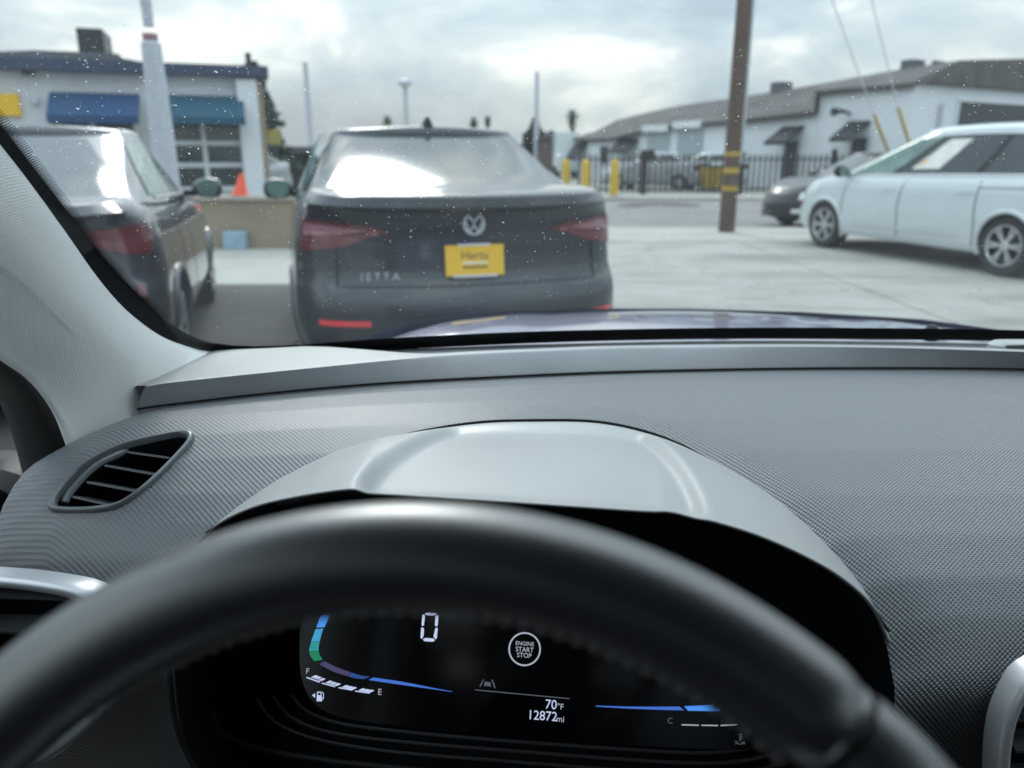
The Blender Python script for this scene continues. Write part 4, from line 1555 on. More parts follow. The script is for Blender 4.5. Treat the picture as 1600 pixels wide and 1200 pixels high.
fr = MB().loft([ringoff(vent_s, vc, 1.05, -.008), ringoff(vent_s, vc, 1.04, .001), ringoff(vent_s, vc, 1.02, .0035), ringoff(vent_s, vc, .97, .004), ringoff(vent_s, vc, .945, .002), ringoff(vent_s, vc, .935, -.004)], cu=True)
ob('vent_frame', fr, pm('dark_satin_rim', (.15, .16, .17), .28, metal=.3, var=.04), va, sharp=70)
cup = MB().loft([ringoff(vent_s, vc, .94, -.003), ringoff(vent_s, vc, .89, -.02), ringoff(vent_s, vc, .82, -.06)], cu=True)
cup.poly(ringoff(vent_s, vc, .82, -.06))
ob('vent_cup', cup, 'cavity', va)
for (a, b_) in (((118, 777), (184, 792)), ((140, 754), (216, 768)), ((168, 728), (240, 741)), ((196, 706), (262, 715))):
    p, q = on_dash(*a, -.004), on_dash(*b_, -.004)
    d_ = (q - p).normalized(); sd_ = d_.cross(vn).normalized()
    tl = (vn * .8 + sd_ * .6).normalized()
    ob('vent_slat', MB().box((p + q) / 2 - tl * .012, ((q - p).length * 1.10, .0022, .026), (d_, tl.cross(d_).normalized(), tl)), 'slat', va, smooth=False)
p = [on_dash(x, y, -.003) for x, y in ((101, 786), (112, 766), (150, 728), (200, 703))]
ob('vent_lever', MB().tube(spline(p, 14), [.0035] + [.0042] * 12 + [.002], 8), pm('dull_rim', (.12, .13, .14), .3, metal=.4), va)

# --- round-cornered vents on the dash face, silver bezels
def face_vent(px_loop, Yt, Yb, yt, yb, nsl, label, kx=.87):
    v = empty('air_vent'); v.parent = OWN
    tag(v, label)
    loop = spline([atY(x, y, lerp(Yt, Yb, (y - yt) / (yb - yt))) for x, y in px_loop], 80, True)
    c = sum(loop, Vector()) / len(loop)
    n = Vector((0, -1, .25)).normalized()
    L_ = lambda k, d: [c + (p - c) * k + n * d for p in loop]
    ob('vent_bezel', MB().loft([L_(1 + (1 - kx) * .4, -.02), L_(1 + (1 - kx) * .35, .0), L_(1 + (1 - kx) * .15, .006), L_(1 - (1 - kx) * .3, .007), L_(kx + (1 - kx) * .15, .003), L_(kx, -.006)], cu=True), 'chrome', v, sharp=75)
    bk = MB().loft([L_(kx + .005, -.004), L_(kx - .02, -.03)], cu=True)
    bk.poly(L_(kx - .02, -.03))
    ob('vent_cup', bk, 'cavity', v)
    zs = [p.z for p in loop]; xs = [p.x for p in loop]
    for k in range(nsl):
        z = lerp(min(zs), max(zs), (k + .8) / (nsl + .6))
        xa_ = [p.x for i, p in enumerate(loop) if abs(p.z - z) < .012]
        if len(xa_) < 2:
            continue
        x0, x1 = min(xa_), max(xa_)
        x0, x1 = lerp(x0, x1, .07), lerp(x0, x1, .93)
        y_ = lerp(Yb, Yt, (z - min(zs)) / (max(zs) - min(zs)))
        pth = [Vector((lerp(x0, x1, i / 8), y_ + .004, z + .004 * math.sin(math.pi * i / 8))) for i in range(9)]
        rws = [[p + Vector((0, 0, .0012)) for p in pth], [p + Vector((0, .02, .006)) for p in pth], [p + Vector((0, .02, .003)) for p in pth], [p + Vector((0, -.0, -.0012)) for p in pth]]
        ob('vent_slat', MB().loft(rws, cv=True), 'slat', v, sharp=30)
    return v


face_vent([(-230, 905), (-100, 899), (0, 903), (80, 912), (138, 926), (190, 962), (205, 1020), (192, 1072), (163, 1108), (118, 1150), (60, 1190), (-60, 1235), (-230, 1255), (-330, 1200), (-360, 1080), (-320, 950)], .600, .560, 900, 1250, 6, 'vent with silver surround left of the steering wheel', kx=.91)
face_vent([(1618, 1050), (1590, 1085), (1571, 1132), (1563, 1200), (1567, 1290), (1594, 1350), (1700, 1380), (1850, 1380), (1960, 1330), (1980, 1200), (1950, 1080), (1860, 1030), (1700, 1022)], .535, .515, 1020, 1380, 6, 'silver rimmed centre vent at the lower right edge', kx=.935)

# --- instrument hood
hf_px = [(308, 846), (345, 815), (400, 790), (470, 774), (545, 763.5), (575, 767), (625, 770), (800, 781), (1000, 794.5), (1046, 796), (1090, 807), (1180, 834), (1260, 869), (1320, 905), (1365, 948), (1392, 1005)]
hfY = [.53, .525, .515, .50, .487, .484, .48, .468, .46, .458, .457, .455, .455, .46, .468, .48]
hood_f = spline([atY(x, y, Y) for (x, y), Y in zip(hf_px, hfY)], 211)
NV = 48
rows = []


def plate_h(u, v):
    # shallow raised field in the middle of the hood: v=0 front, 1 back
    ul = lerp(.285, .36, sstep(.0, .9, v)); ur = lerp(.655, .60, sstep(0, .9, v))
    w_ = .026
    return sstep(ul - w_, ul, u) * (1 - sstep(ur, ur + w_, u)) * (1 - sstep(.80, .90, v)) * sstep(-.03, .10, v)


for k in range(NV + 1):
    v = k / NV
    r = []
    for i in range(211):
        u = i / 210
        p = hood_f[i].lerp(hood_b[i], v)
        bul = .016 * math.sin(math.pi * min(1, v * 1.0)) * min(1, 5 * u) * min(1, 5 * (1 - u))
        r.append(p + Vector((0, 0, bul - .011 * plate_h(u, v))))
    rows.append(r)
rows.append([p + Vector((0, .012, -.03)) for p in hood_b])
lip_in = [[p + Vector((0, .0002, -.0012)) for p in rows[0]], [p + Vector((0, .006, -.004)) for p in rows[0]]]
visor = ob('instrument_hood', MB().loft(list(reversed(lip_in)) + rows), 'visor', sharp=50)
ob('hood_gap', MB().tube([p + Vector((0, .001, .0005)) for p in hood_b], .0026, 6), 'cavity', visor)
# shroud: from the hood lip down round the bottom, back to the display plane
CP = atY(820, 1040, .575)
ce1 = Vector((cr, sr, 0)).normalized()
ce2 = (Vector((0, 0, 1)) * math.cos(math.radians(24)) + Vector((-sr, cr, 0)) * math.sin(math.radians(24))).normalized()
cn = ce1.cross(ce2).normalized()
if cn.y > 0:
    cn = -cn


def scr(px, py, lift=0.0):
    return atP(px, py, CP + cn * lift, cn)


low_px = [(1404, 1070), (1400, 1150), (1370, 1230), (1250, 1310), (1000, 1350), (700, 1350), (450, 1320), (330, 1250), (285, 1160), (268, 1060), (270, 960), (285, 890)]
outer = list(hood_f[::3]) + spline([atY(x, y, .478) for x, y in low_px], 40)
outer = [p + Vector((0, .004, -.006)) for p in outer]
inner_px = [(330, 930), (400, 860), (520, 800), (800, 780), (1050, 800), (1200, 850), (1310, 930), (1340, 1040), (1330, 1140), (1270, 1230), (1100, 1280), (800, 1290), (560, 1270), (410, 1220), (345, 1140), (325, 1030)]
inner = spline([scr(x, y, -.012) for x, y in inner_px], 110, True)
# match start angles
oc_ = sum(outer, Vector()) / len(outer)
ic_ = sum(inner, Vector()) / len(inner)
ang = lambda p, c: math.atan2((p - c).z, (p - c).x)
inner2 = []
for p in outer:
    a = ang(p, oc_)
    inner2.append(min(inner, key=lambda q: abs(math.atan2(math.sin(ang(q, ic_) - a), math.cos(ang(q, ic_) - a)))))
sh = ob('cluster_shroud', MB().loft([outer, [o_.lerp(i_, .5) for o_, i_ in zip(outer, inner2)], inner2], cu=True), 'cavity')
mb = MB().poly(inner)
ob('cluster_panel', mb, 'cavity', sh, smooth=False)
ob('shroud_edge', MB().tube(spline([atY(x, y, .476) for x, y in [(262, 960), (265, 1040), (275, 1130), (305, 1200), (360, 1270)]], 16), .0022, 6), 'black', sh)

# --- display
scr_px = [(468, 1010), (470, 975), (482, 940), (520, 900), (700, 880), (900, 890), (1100, 920), (1230, 980), (1262, 1060), (1250, 1130), (1200, 1168), (1050, 1168), (800, 1152), (620, 1134), (530, 1120), (488, 1096), (470, 1055)]
loop = spline([scr(x, y) for x, y in scr_px], 90, True)
disp = ob('display', MB().prism(loop, -cn * .004), 'gloss', smooth=False)
tag(disp, 'glossy black instrument display with blue and white markings')
for k, pts_ in enumerate(([(456, 1086), (478, 1110), (530, 1130), (640, 1144), (800, 1158), (1000, 1172), (1110, 1176), (1195, 1164)],
                          [(427, 1088), (455, 1121), (520, 1145), (650, 1161), (800, 1173), (1000, 1188), (1130, 1192), (1215, 1178)],
                          [(401, 1093), (425, 1124), (480, 1151), (600, 1173), (800, 1190), (1000, 1205), (1150, 1208), (1235, 1190)])):
    ob('bezel_ridge', MB().tube(spline([scr(x, y, -.002 - .003 * k) for x, y in pts_], 40), .0016, 6), pm('ridge_black', (.05, .05, .055), .35, spec=.5), sh)
ob('bezel_ridge', MB().tube(spline([scr(x, y, .004) for x, y in [(330, 1110), (342, 1142), (390, 1166), (480, 1184), (620, 1200), (900, 1225)]], 30), .0035, 8), 'black', sh)


def mark(name, polys, mat, lift=.0006, parent=disp):
    mb = MB()
    for pl_ in polys:
        mb.poly([scr(x, y, lift) for x, y in pl_])
    return ob(name, mb, mat, parent, smooth=False)


def band(name, L1, L2, mat, n=16, lift=.0006):
    a = spline([scr(x, y, lift) for x, y in L1], n); b_ = spline([scr(x, y, lift) for x, y in L2], n)
    return ob(name, MB().loft([a, b_]), mat, disp, smooth=False)


# speed arc at the left (coloured), then its thin tail
mark('gauge_segment', [[(501, 962), (516, 960), (507, 980), (494, 980.5)]], 'skyglow')
band('gauge_segment', [(493, 983), (489.5, 993), (486, 1003)], [(505, 982), (502, 992), (499.5, 1002)], 'cyanglow')
band('gauge_segment', [(486, 1003.5), (483.5, 1013), (483.3, 1018)], [(499.5, 1002.5), (498, 1011), (498, 1017)], 'tealglow')
band('gauge_segment', [(483.4, 1018.5), (485, 1025), (491, 1033)], [(498, 1017.5), (499.5, 1023), (504, 1031)], 'greenglow')
band('gauge_segment', [(499, 1038), (520, 1049), (545, 1057)], [(507, 1033), (525, 1042), (548, 1050.5)], 'violetdim')
band('gauge_segment', [(545.5, 1057.2), (556, 1060), (569, 1061)], [(548.5, 1050.7), (563, 1055), (578, 1057.5)], 'bluedim')
band('gauge_segment', [(576, 1062.5), (620, 1069), (670, 1076), (706, 1081)], [(583, 1058.5), (630, 1065.5), (675, 1074.5), (707, 1080.4)], 'blueglow')
# right gauge
band('gauge_segment', [(930, 1104), (980, 1107), (1030, 1109), (1069, 1110)], [(932, 1102.5), (980, 1104), (1030, 1104.2), (1062, 1104)], 'blueglow')
mark('gauge_segment', [[(1075, 1110.5), (1125, 1111.5), (1125, 1101), (1069, 1103.5)]], 'skyglow')
# fuel and temperature bars
for x0, y0, x1, y1 in ((478, 1059, 500, 1067), (502, 1068, 524, 1074), (528, 1075, 551, 1079.5), (554, 1080.5, 578, 1084)):
    mark('fuel_rule', [[(x0, y0), (x1 - 1, y1 - .3), (x1 + .5, y1 - 2), (x0 + 2, y0 - 1.4)]], 'screenglow')
for k, (x, y) in enumerate(((486, 1058), (491, 1060), (497, 1062.5), (508.5, 1066.5), (514.5, 1068.5), (521, 1070.3), (534, 1073.5), (540, 1075), (546, 1076.3), (560, 1078.5), (566.5, 1079.7), (573, 1080.6))):
    mark('fuel_block', [[(x, y), (x + 5.2, y + 1.6), (x + 12, y - 1.6), (x + 7, y - 3.2)]], 'screenglow', .0009)
for x0, y0, x1, y1 in ((1065, 1132.5, 1092, 1133.2), (1096, 1133.3, 1122, 1133.6), (1126, 1133.6, 1152, 1132.5)):
    mark('temperature_rule', [[(x0, y0 + .9), (x1, y1 + .9), (x1, y1 - .9), (x0, y0 - .9)]], 'textglow')
# seven-segment zero
Z0 = {'top': [(663.5, 959), (667, 957.3), (680, 957.9), (683, 960), (679.5, 962), (666.5, 961.3)],
      'bottom': [(660.5, 999), (664.5, 996.8), (677, 997.5), (680, 1000.3), (676, 1002.8), (663, 1001.8)],
      'ul': [(660, 960.5), (663, 960), (664, 963), (662.5, 977), (660, 978.3), (658.7, 976)],
      'll': [(659.5, 980), (662.5, 982), (662, 993.5), (659, 998.5), (657, 996.5), (658, 981)],
      'ur': [(684.5, 961), (685, 964), (684, 977), (682, 979), (679.5, 977), (680.2, 963)],
      'lr': [(680, 982), (683, 980), (684, 983), (682.5, 998), (680.3, 998.5), (677.3, 995)]}
for pl_ in Z0.values():
    mark('speed_digit_segment', [pl_], 'screenglow')
# start button ring and icons
cx_, cy_ = 819.7, 1014.3
n = 48
mb = MB().loft([[scr(cx_ + 25.4 * math.cos(a), cy_ + 26.6 * math.sin(a), .0006) for a in [2 * math.pi * i / n for i in range(n)]],
                [scr(cx_ + 23.0 * math.cos(a), cy_ + 24.0 * math.sin(a), .0006) for a in [2 * math.pi * i / n for i in range(n)]]], cu=True)
ob('button_ring', mb, 'textglow', disp, smooth=False)


def scr_text(name, body, px, py, h_px, mat, align='CENTER', slope=None, lift=.0008, sx=1.0):
    p = scr(px, py, lift)
    q = scr(px + 20, py + 20 * (slope if slope is not None else .075), lift)
    ex = (q - p).normalized()
    ey = cn.cross(ex).normalized()
    if ey.z < 0:
        ey = -ey
    k = (scr(px, py - 10, lift) - p).length / 10
    M4 = Matrix(((ex.x * sx, ey.x, cn.x, p.x), (ex.y * sx, ey.y, cn.y, p.y), (ex.z * sx, ey.z, cn.z, p.z), (0, 0, 0, 1)))
    return ob(name, text_mb(body, h_px * k / .70, M4, align), mat, disp, smooth=False)


scr_text('lettering', 'ENGINE', 820, 1006, 6.3, 'textglow', sx=.95)
scr_text('lettering', 'START', 819.7, 1015.3, 7.4, 'textglow', sx=.95)
scr_text('lettering', 'STOP', 819, 1024.3, 7.4, 'textglow', sx=.95)
scr_text('temperature_text', '70', 861, 1101.5, 14.5, 'screenglow', sx=.95)
scr_text('temperature_text', '°F', 875.5, 1104.5, 9, 'textglow')
scr_text('odometer_text', '12872', 847.5, 1119, 14.5, 'screenglow', sx=.95)
scr_text('odometer_text', 'mi', 875.5, 1124, 9.5, 'textglow')
scr_text('gauge_letter', 'F', 480.5, 1049, 9, 'textglow')
scr_text('gauge_letter', 'E', 593.3, 1081.5, 9.5, 'textglow')
scr_text('gauge_letter', 'C', 1047, 1126.5, 9, 'dimglow')
mark('divider_line', [[(742, 1077.2), (890, 1091), (890, 1092.4), (742, 1078.6)]], 'dimglow')
mark('lane_icon', [[(749, 1072.5), (755, 1061.5), (756.6, 1061.5), (751, 1073)], [(768, 1062), (770, 1062), (774.5, 1075), (772.3, 1075)],
                   [(756, 1072), (757.5, 1065), (766.5, 1066), (767, 1073.5), (763, 1072), (759, 1071.6)]], 'dimglow')
mark('fuel_icon', [[(494.5, 1095.5), (503, 1096), (502, 1081), (495.5, 1080.5)], [(487.5, 1086.5), (492.2, 1083), (492.2, 1090.5)]], 'screenglow')
mark('fuel_icon_window', [[(496.8, 1086), (501, 1086.3), (500.8, 1082.6), (497, 1082.3)]], 'gloss', .0012)
ob('fuel_icon_hose', MB().tube([scr(x, y, .0006) for x, y in ((503, 1081), (505.5, 1084), (505.3, 1092), (503.6, 1093.5), (503, 1089))], .0003, 5), 'screenglow', disp)
mb = MB()
for ln in ([(1156, 1158), (1156, 1147)], [(1156, 1147.5), (1160, 1147.8)], [(1156, 1151), (1160, 1151.3)], [(1156, 1154.5), (1160, 1154.8)],
           [(1148, 1158), (1150.5, 1160), (1153, 1158.5)], [(1158.5, 1159), (1161.5, 1160.5), (1164, 1158.7)], [(1149, 1162.5), (1153, 1161.5), (1157, 1163), (1161, 1161.7), (1164, 1162.6)]):
    mb.tube([scr(x, y, .0006) for x, y in ln], .0003, 5)
ob('coolant_icon', mb, 'dimglow', disp)

# --- steering wheel
wc = Vector((-.0306, .1288, 1.0544))
wyaw, wtl, WR, Wr = .0808, .4552, .1785, .0161
wr_ = Vector((math.cos(wyaw), -math.sin(wyaw), 0))
wf_ = Vector((math.sin(wyaw), math.cos(wyaw), 0))
wu_ = Vector((0, 0, 1)) * math.cos(wtl) + wf_ * math.sin(wtl)
wn_ = wr_.cross(wu_).normalized()
if wn_.y > 0:
    wn_ = -wn_                      # towards the driver
SW = empty('steering_wheel'); SW.parent = OWN
tag(SW, 'black leather steering wheel with grey stitching')


def wpt(th, ph, rr=Wr, R=WR):
    rad = wr_ * math.cos(th) + wu_ * math.sin(th)
    return wc + rad * (R + rr * math.cos(ph)) + wn_ * rr * math.sin(ph)


def rim_section(name, t0, t1, rr, n=90, mat='leather'):
    rows = []
    for k in range(n + 1):
        th = lerp(t0, t1, k / n)
        e_ = min(k, n - k)
        sh_ = .90 + .10 * min(1, e_ / 2.5) if name != 'rim' else 1
        rows.append([wpt(th, 2 * math.pi * i / 24, rr * sh_) for i in range(24)])
    return ob(name, MB().loft(rows, cu=True), mat, SW, sharp=80)


# grip seam lies at the lower right
best = min((abs((lambda d_: 800 + 1200 * d_.x / d_.dot(_F))(wpt(a, math.pi / 2) - CAM) - 1335), a) for a in [math.radians(x * .5) for x in range(0, 180)])[1]
gs = best
gl_ = math.pi - gs + .42
rim_section('rim_leather', gs + .012, gl_ - .012, Wr, 130)
rim_section('rim_grip', gs - .012, -math.pi * .30, Wr * 1.03, 60)
rim_section('rim_grip', gl_ + .012, math.pi * 1.30, Wr * 1.03, 60)
rim_section('rim_lower', -math.pi * .30 - .01, -math.pi * .70 + .01, Wr, 60)
for a in (gs, gl_, -math.pi * .30, -math.pi * .70):
    rim_section('rim_seam', a - .011, a + .011, Wr * .93, 4, 'leather')
# stitching along the inner edge
na = 42
for k in range(na):
    th = lerp(gs + .03, math.pi - gs - .03, (k + .5) / na)
    hl = .30 * (math.pi - 2 * gs) / na
    cc = wc + (wr_ * math.cos(th) + wu_ * math.sin(th)) * WR
    vv = (CAM - cc).normalized()
    rd_ = wr_ * math.cos(th) + wu_ * math.sin(th)
    pv = math.atan2(vv.dot(wn_), vv.dot(rd_))
    ph_ = pv + math.radians(76) if math.cos(pv + math.radians(76)) < math.cos(pv - math.radians(76)) else pv - math.radians(76)
    ob('stitch', MB().tube([wpt(th + hl * s_, ph_, Wr + .0003) for s_ in (-1, -.3, .3, 1)], [.0006, .0010, .0010, .0006], 6), 'stitch', SW)
# hub and spokes (below the frame)
hub = MB()
rws = []
for k, (s_, d_) in enumerate([(1.0, -.045), (1.04, -.02), (1.0, .004), (.8, .014), (.3, .018), (.02, .018)]):
    rws.append([wc + wr_ * (.082 * s_ * math.copysign(abs(math.cos(a)) ** .7, math.cos(a))) + wu_ * (-.035 + .062 * s_ * math.sin(a)) + wn_ * (d_ - .02) for a in [2 * math.pi * i / 32 for i in range(32)]])
hub.loft(rws, cu=True)
ob('hub', hub, 'black', SW)
for s_ in (-1, 1):
    p0, p1 = wc + wr_ * s_ * .075 + wu_ * -.03 - wn_ * .02, wc + wr_ * s_ * (WR - .006) + wu_ * -.015
    mb = MB(); d_ = (p1 - p0).normalized(); q_ = d_.cross(wn_).normalized()
    mb.box((p0 + p1) / 2, ((p1 - p0).length, .05, .02), (d_, q_, wn_))
    bevel(ob('spoke', mb, 'chrome', SW, smooth=False), .006)
mb = MB().box(wc - wu_ * .13 - wn_ * .015, (.06, .09, .018), (wr_, wu_, wn_))
bevel(ob('spoke', mb, 'black', SW, smooth=False), .006)
ob('column', MB().tube([wc - wn_ * .04 - wu_ * .03, wc - wn_ * .30 - wu_ * .06], [.05, .06], 20), 'black', SW)

# --- windscreen
g0 = gbase
slope_d = Vector((-sr * -.83, -.83 * cr, .56)).normalized()
TOPZ = 1.60
rows = []
NG = 24
for k in range(NG + 1):
    t = k / NG
    r = []
    for i, p in enumerate(g0):
        s_ = i / (len(g0) - 1)
        d_ = Vector((-.02 * (2 * s_ - 1), -.83, .56 + .02 * (1 - t)))
        q = p + Vector((0, .03, -.016)) + d_ * (.88 * t) + Vector((0, 0, .030 * math.sin(math.pi * t)))
        r.append(q)
    rows.append(r)
GROWS = rows
ws = ob('windscreen', MB().loft(rows), pane_mat('dusty_windscreen', (.93, .965, .965), film=.025, refl=.45), sharp=180)
tag(ws, 'dusty windscreen pane')


def on_glass(px, py, off=0.0):
    d = ray(px, py)
    # glass height at (X, Y): scan rows
    best = None
    s = .3
    prev = None
    while s < 1.6:
        p = CAM + d * s
        gz = glass_z(p.x, p.y)
        if gz is not None and p.z < gz and False:
            pass
        if gz is not None:
            diff = gz - p.z
            if prev is not None and prev > 0 and diff <= 0:
                return p - d * off
            prev = diff
        s += .003
    return None


def glass_z(X, Y):
    c0 = GROWS[0]
    i = min(range(0, len(c0)), key=lambda i: abs(c0[i].x - X))
    cY = [r[i].y for r in GROWS]
    if Y > cY[0]:
        return GROWS[0][i].z - (Y - cY[0]) * .67
    for k in range(NG):
        if cY[k] >= Y >= cY[k + 1]:
            return lerp(GROWS[k][i].z, GROWS[k + 1][i].z, (cY[k] - Y) / (cY[k] - cY[k + 1]))
    return None


# black ceramic border: inner edge seen at the left and along the foot
fe_in = [(-330, -215), (-150, 10), (-60, 118), (0, 194), (60, 272), (115, 343), (170, 412), (230, 474), (280, 514), (325, 534), (380, 540.5), (460, 539), (600, 529), (750, 521), (900, 516), (1100, 512.5), (1300, 512), (1600, 516), (1900, 528), (2300, 560)]
fe_out = [(-380, -110), (-200, 60), (-110, 170), (-50, 245), (5, 315), (60, 385), (115, 455), (170, 520), (220, 560), (270, 585), (330, 580), (440, 560), (600, 548), (750, 540), (900, 534), (1100, 530), (1300, 530), (1600, 534), (1900, 548), (2300, 585)]


def g_pt(x, y):
    p = on_glass(x, y, .004)
    return p


inn = [g_pt(x, y) for x, y in fe_in]
outp = [g_pt(x, y) for x, y in fe_out]
ok = [(a, b_) for a, b_ in zip(inn, outp) if a is not None and b_ is not None]
fi_, fo_ = spline([a for a, _ in ok], 90), spline([b_ for _, b_ in ok], 90)
ob('black_border', MB().loft([fi_, fo_]), 'frit', ws, sharp=180)
# dotted fringe inside the border at the upper left
mb = MB()
tot = spline([g_pt(x, y) for x, y in fe_in[1:9] if g_pt(x, y) is not None], 400)
dstep = (tot[11] - tot[10]).length
for i in range(1, len(tot) - 1):
    tg = (tot[i + 1] - tot[i - 1]).normalized()
    nn = Vector((.56 * 0, .56, .83)).normalized()
    iw = tg.cross(nn).normalized()
    if iw.x < 0:
        iw = -iw
    fade = sstep(0, 90, len(tot) - i)
    if i % 2:
        continue
    for k in range(5):
        c = tot[i] + iw * (.0010 + .0022 * k) + tg * (dstep if k % 2 else 0) + Vector((0, -.0005, 0))
        rad = (.00135 - .00016 * k) * (.4 + .6 * fade)
        mb.poly([c + (tg * math.cos(a) + iw * math.sin(a)) * rad for a in [math.pi / 3 * q for q in range(6)]])
tag(ob('border_dots', mb, 'frit', ws, smooth=False), kind='stuff')
# dust specks
mb = MB()
rng = random.Random(11)
cnt = 0
while cnt < 4300:
    px, py = rng.uniform(-40, 1640), rng.uniform(-20, 520)
    wgt = .35 + .65 * max(math.exp(-((px - 250) / 330) ** 2) * math.exp(-((py - 230) / 220) ** 2), math.exp(-((px - 1150) / 500) ** 2) * math.exp(-((py - 150) / 90) ** 2), .8 * math.exp(-((px - 700) / 300) ** 2) * math.exp(-((py - 360) / 90) ** 2))
    if py < 70:
        wgt *= .35
    if rng.random() > wgt:
        continue
    if px < 330 and py > 190 + (px) * 1.0:
        continue
    t_ = rng.random()
    d = ray(px, py)
    # pane point by plane walk from the nearest column
    p = on_glass(px, py, .003)
    cnt += 1
    if p is None:
        continue
    rad = .00030 + .00070 * rng.random() ** 4 + (.0008 if rng.random() < .012 else 0)
    n_ = Vector((0, .56, .83)).normalized()
    u_ = n_.orthogonal().normalized(); w_ = n_.cross(u_)
    a0_ = rng.uniform(0, 6.28); el = rng.uniform(.6, 1.0)
    rows_ = [p + (u_ * math.cos(a0_ + a) + w_ * math.sin(a0_ + a) * el) * rad * rng.uniform(.45, 1.3) for a in [math.pi / 3 * q for q in range(6)]]
    b = len(mb.v)
    mb.v += rows_ + [p - n_ * rad * .4]
    for q in range(6):
        mb.f.append((b + q, b + (q + 1) % 6, b + 6))
tag(ob('dust', mb, 'dust', ws), kind='stuff')

# --- A pillar trim
cA = [(-330, -190), (-160, 25), (-60, 152), (0, 226), (50, 292), (100, 360), (150, 430), (200, 487), (255, 529), (305, 548), (328, 553)]
cD = [(-330, 330), (-160, 455), (-60, 520), (0, 562), (38, 588), (66, 618), (86, 650), (98, 680), (107, 704), (112, 716), (116, 728)]
A_ = []
for x, y in cA:
    p = on_glass(x, y, .012)
    A_.append(p if p is not None else atX(x, y, -.38))
D_ = [atX(x, y, lerp(-.50, -.485, k / 10)) for k, (x, y) in enumerate(cD)]
N_ = 46
A_s, D_s = spline(A_, N_), spline(D_, N_)
rows = []
prof = [(-.06, -.02), (0, 0.0), (.06, .010), (.2, .022), (.38, .030), (.55, .028), (.72, .020), (.86, .010), (.95, .003), (1.0, 0.0)]
uvp = []
for f, bul in prof:
    r = []
    for i in range(N_):
        a, d_ = A_s[i], D_s[i]
        p = a.lerp(d_, f)
        toward = (CAM - p).normalized() * .45 + Vector((.8, -.25, .2)) * .55
        r.append(p + toward * bul)
    rows.append(r)
rows.append([p + (p - CAM) * .02 for p in rows[-1]])
rows2 = []
for i in range(N_):
    rows2.append(spline([rows[k][i] for k in range(len(rows))], 34))
accL = 0
for i, r in enumerate(rows2):
    if i:
        accL += (r[17] - rows2[i - 1][17]).length
    aw = 0
    for k, p in enumerate(r):
        if k:
            aw += (p - r[k - 1]).length
        uvp.append((aw + accL * .3, accL))
pil = ob('pillar_trim', MB().loft(rows2), 'pillar', sharp=180, uv=uvp)
tag(pil, 'light grey fabric covered windscreen pillar trim')

# --- door weather seal and the window corner behind it
so_ = [(-200, 470), (-80, 512), (0, 557), (40, 588), (72, 625), (96, 672), (112, 720), (122, 790)]
si_ = [(-200, 520), (-80, 560), (0, 622), (20, 655), (36, 700), (48, 745), (58, 790), (66, 850)]
So = spline([atX(x, y, -.515) for x, y in so_], 40)
Si = spline([atX(x, y, -.56) for x, y in si_], 40)
rows = [[p + Vector((.004, .02, 0)) for p in So], So, [a.lerp(b, .35) + Vector((.010, -.006, 0)) for a, b in zip(So, Si)], [a.lerp(b, .7) + Vector((.004, -.006, 0)) for a, b in zip(So, Si)], Si, [p + Vector((-.03, .03, 0)) for p in Si]]
ob('door_seal', MB().loft(rows), 'rubber', sharp=60)
# wing mirror of our own car, seen through the door glass
wm = empty('wing_mirror'); wm.parent = OWN
c = atX(-6, 768, -.80)
mb = MB()
rws = []
for d_, s_ in [(-.02, .75), (.0, 1.0), (.06, 1.02), (.11, .8), (.135, .35), (.14, .02)]:
    rws.append([c + Vector((-.04 + .11 * s_ * math.copysign(abs(math.cos(a)) ** .7, math.cos(a)), d_, .07 * s_ * math.copysign(abs(math.sin(a)) ** .7, math.sin(a)) - .03)) for a in [2 * math.pi * i / 28 for i in range(28)]])
mb.loft(rws, cu=True)
ob('housing', mb, 'black', wm)
# fender seen beyond it
fn = MB()
fp = [atX(x, y, -.60) for x, y in [(30, 790), (36, 755), (46, 715), (60, 690)]]
fn.loft([[p for p in spline(fp, 12)], [p + Vector((-.02, .12, -.02)) for p in spline(fp, 12)], [p + Vector((-.03, .5, -.1)) for p in spline(fp, 12)]])
ob('fender', fn, 'violet', wm if False else OWN)

# --- bonnet: a crowned panel reaching forward from the foot of the glass
rows = []
for k in range(22):
    t = k / 21
    ly = lerp(1.22, 2.02, t)
    r = []
    for i in range(41):
        s_ = lerp(-1, 1, i / 40)
        half = lerp(.80, .68, t ** 2)
        lx = half * s_
        z = 1.011 - .012 * t - .055 * t ** 2.4 - .035 * s_ ** 2 - .10 * max(0, abs(s_) - .82) ** 1.0
        z += .009 * sstep(.50, .62, abs(s_)) * (1 - sstep(.80, .98, abs(s_))) * (1 - .3 * t)
        if k == 21:
            z -= .06
        r.append(car(lx, ly - .10 * s_ ** 2 + (.03 if k == 21 else 0), z))
    rows.append(r)
ob('bonnet', MB().loft(rows), 'violet', sharp=60)
# cowl between bonnet and glass
rows = [[p + Vector((0, .02, -.028)) for p in gbase[2:-4]], [p + Vector((0, .07, -.035)) for p in gbase[2:-4]], [p + Vector((0, .16, -.07)) for p in gbase[2:-4]]]
ob('cowl', MB().loft(rows), 'rubber')
c = atY(1456, 514, 1.30)
ob('washer_jet', MB().lathe([(.012, -.02), (.011, 0), (.006, .007), (.0, .008)], c, (0, 0, 1), 12), 'black')

# --- cabin shell: roof lining, doors, seats, rear
def cbox(name, x0, x1, y0, y1, z0, z1, mat, bv=0.02, parent=OWN):
    mb = MB()
    mb.prism([car(x0, y0, z0), car(x1, y0, z0), car(x1, y1, z0), car(x0, y1, z0)], (0, 0, z1 - z0))
    return bevel(ob(name, mb, mat, parent, smooth=False), bv)


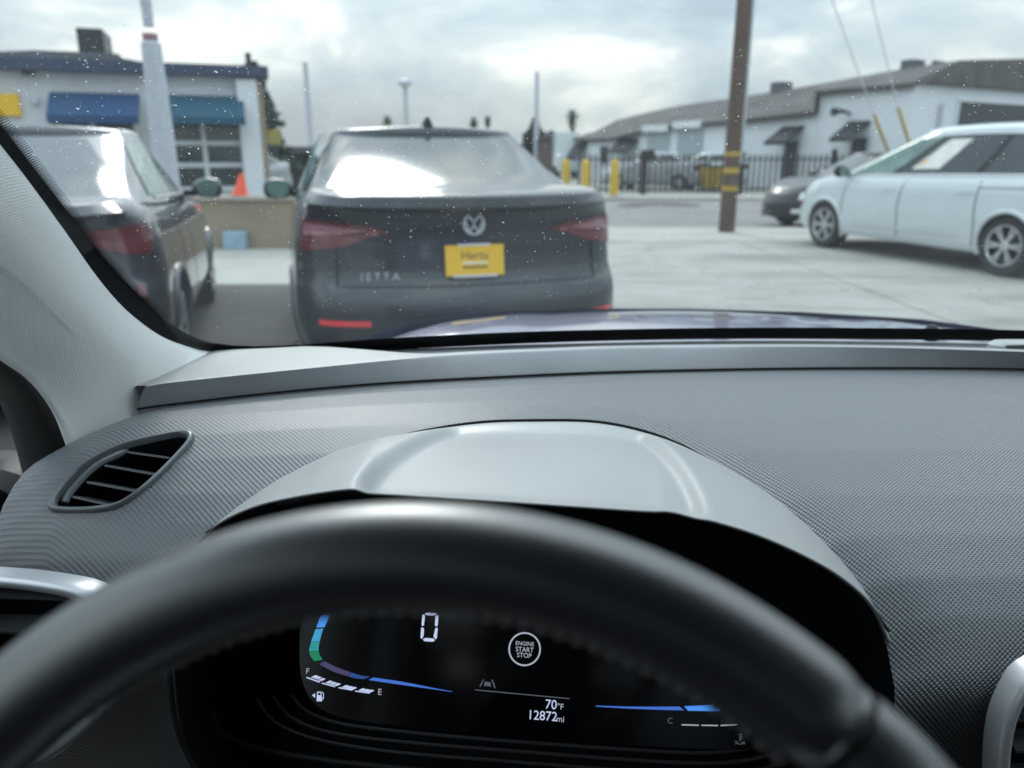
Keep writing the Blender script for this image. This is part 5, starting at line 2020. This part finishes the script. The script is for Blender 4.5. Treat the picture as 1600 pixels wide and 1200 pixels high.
cbox('roof_lining', -.70, .70, -2.2, .30, 1.555, 1.585, 'headliner')
cbox('roof', -.74, .74, -2.3, .34, 1.59, 1.63, 'violet')
for s_ in (-1, 1):
    xs = sorted((s_ * .82, s_ * .88))
    cbox('door_panel', xs[0], xs[1], -1.3, .55, .30, .98, 'black')
    cbox('rear_quarter', *sorted((s_ * .80, s_ * .88)), -2.4, -1.31, .30, 1.55, 'headliner')
    cbox('door_pillar', *sorted((s_ * .76, s_ * .84)), -.62, -.42, .99, 1.55, 'headliner')
    so2 = sorted((s_ * .36 - .25, s_ * .36 + .25))
    st = empty('front_seat'); st.parent = OWN
    cbox('seat_cushion', so2[0], so2[1], -.75, -.20, .42, .60, 'seat', .05, st)
    cbox('seat_back', so2[0], so2[1], -.92, -.74, .58, 1.15, 'seat', .05, st)
    cbox('headrest', so2[0] + .12, so2[1] - .12, -.93, -.80, 1.19, 1.38, 'seat', .04, st)
cbox('floor', -.86, .86, -2.4, .9, .22, .28, 'black')
cbox('bulkhead', -.86, .86, .92, .98, .22, .95, 'black')
cbox('tailgate', -.80, .80, -2.46, -2.41, .30, 1.05, 'headliner')
cbox('rear_seat', -.68, .68, -1.65, -1.35, .40, 1.05, 'seat', .05)

smoke = pane_mat('privacy_glass', (.22, .24, .25), refl=.8)
clear = pane_mat('door_glass', (.88, .92, .91), refl=.8)
mb = MB().loft([[car(-.78, -2.44, 1.05), car(.78, -2.44, 1.05)], [car(-.70, -2.25, 1.56), car(.70, -2.25, 1.56)]])
ob('rear_glass', mb, smoke, smooth=False)
for s_ in (-1, 1):
    for y0_, y1_, g_ in ((-.42, .62, clear), (-1.30, -.62, smoke)):
        mb = MB().loft([[car(s_ * .845, y0_, .985), car(s_ * .845, y1_, .985)], [car(s_ * .74, y0_, 1.55), car(s_ * .74, min(y1_, .25), 1.55)]])
        ob('door_window', mb, g_, smooth=False)

# front end of our car below the bonnet (fenders, bumper)
rows = []
for z_, k_ in ((.22, .93), (.32, .98), (.55, 1.0), (.78, .99), (.90, .95), (.955, .90)):
    r = []
    for a_, b_ in ((-.84, .9), (-.86, 1.3), (-.84, 1.62), (-.76, 1.86), (-.60, 2.0), (-.3, 2.08), (0, 2.10), (.3, 2.08), (.60, 2.0), (.76, 1.86), (.84, 1.62), (.86, 1.3), (.84, .9)):
        r.append(car(a_ * k_, .9 + (b_ - .9) * k_, z_))
    rows.append(r)
ob('front_end', MB().loft(rows), 'violet', sharp=60)
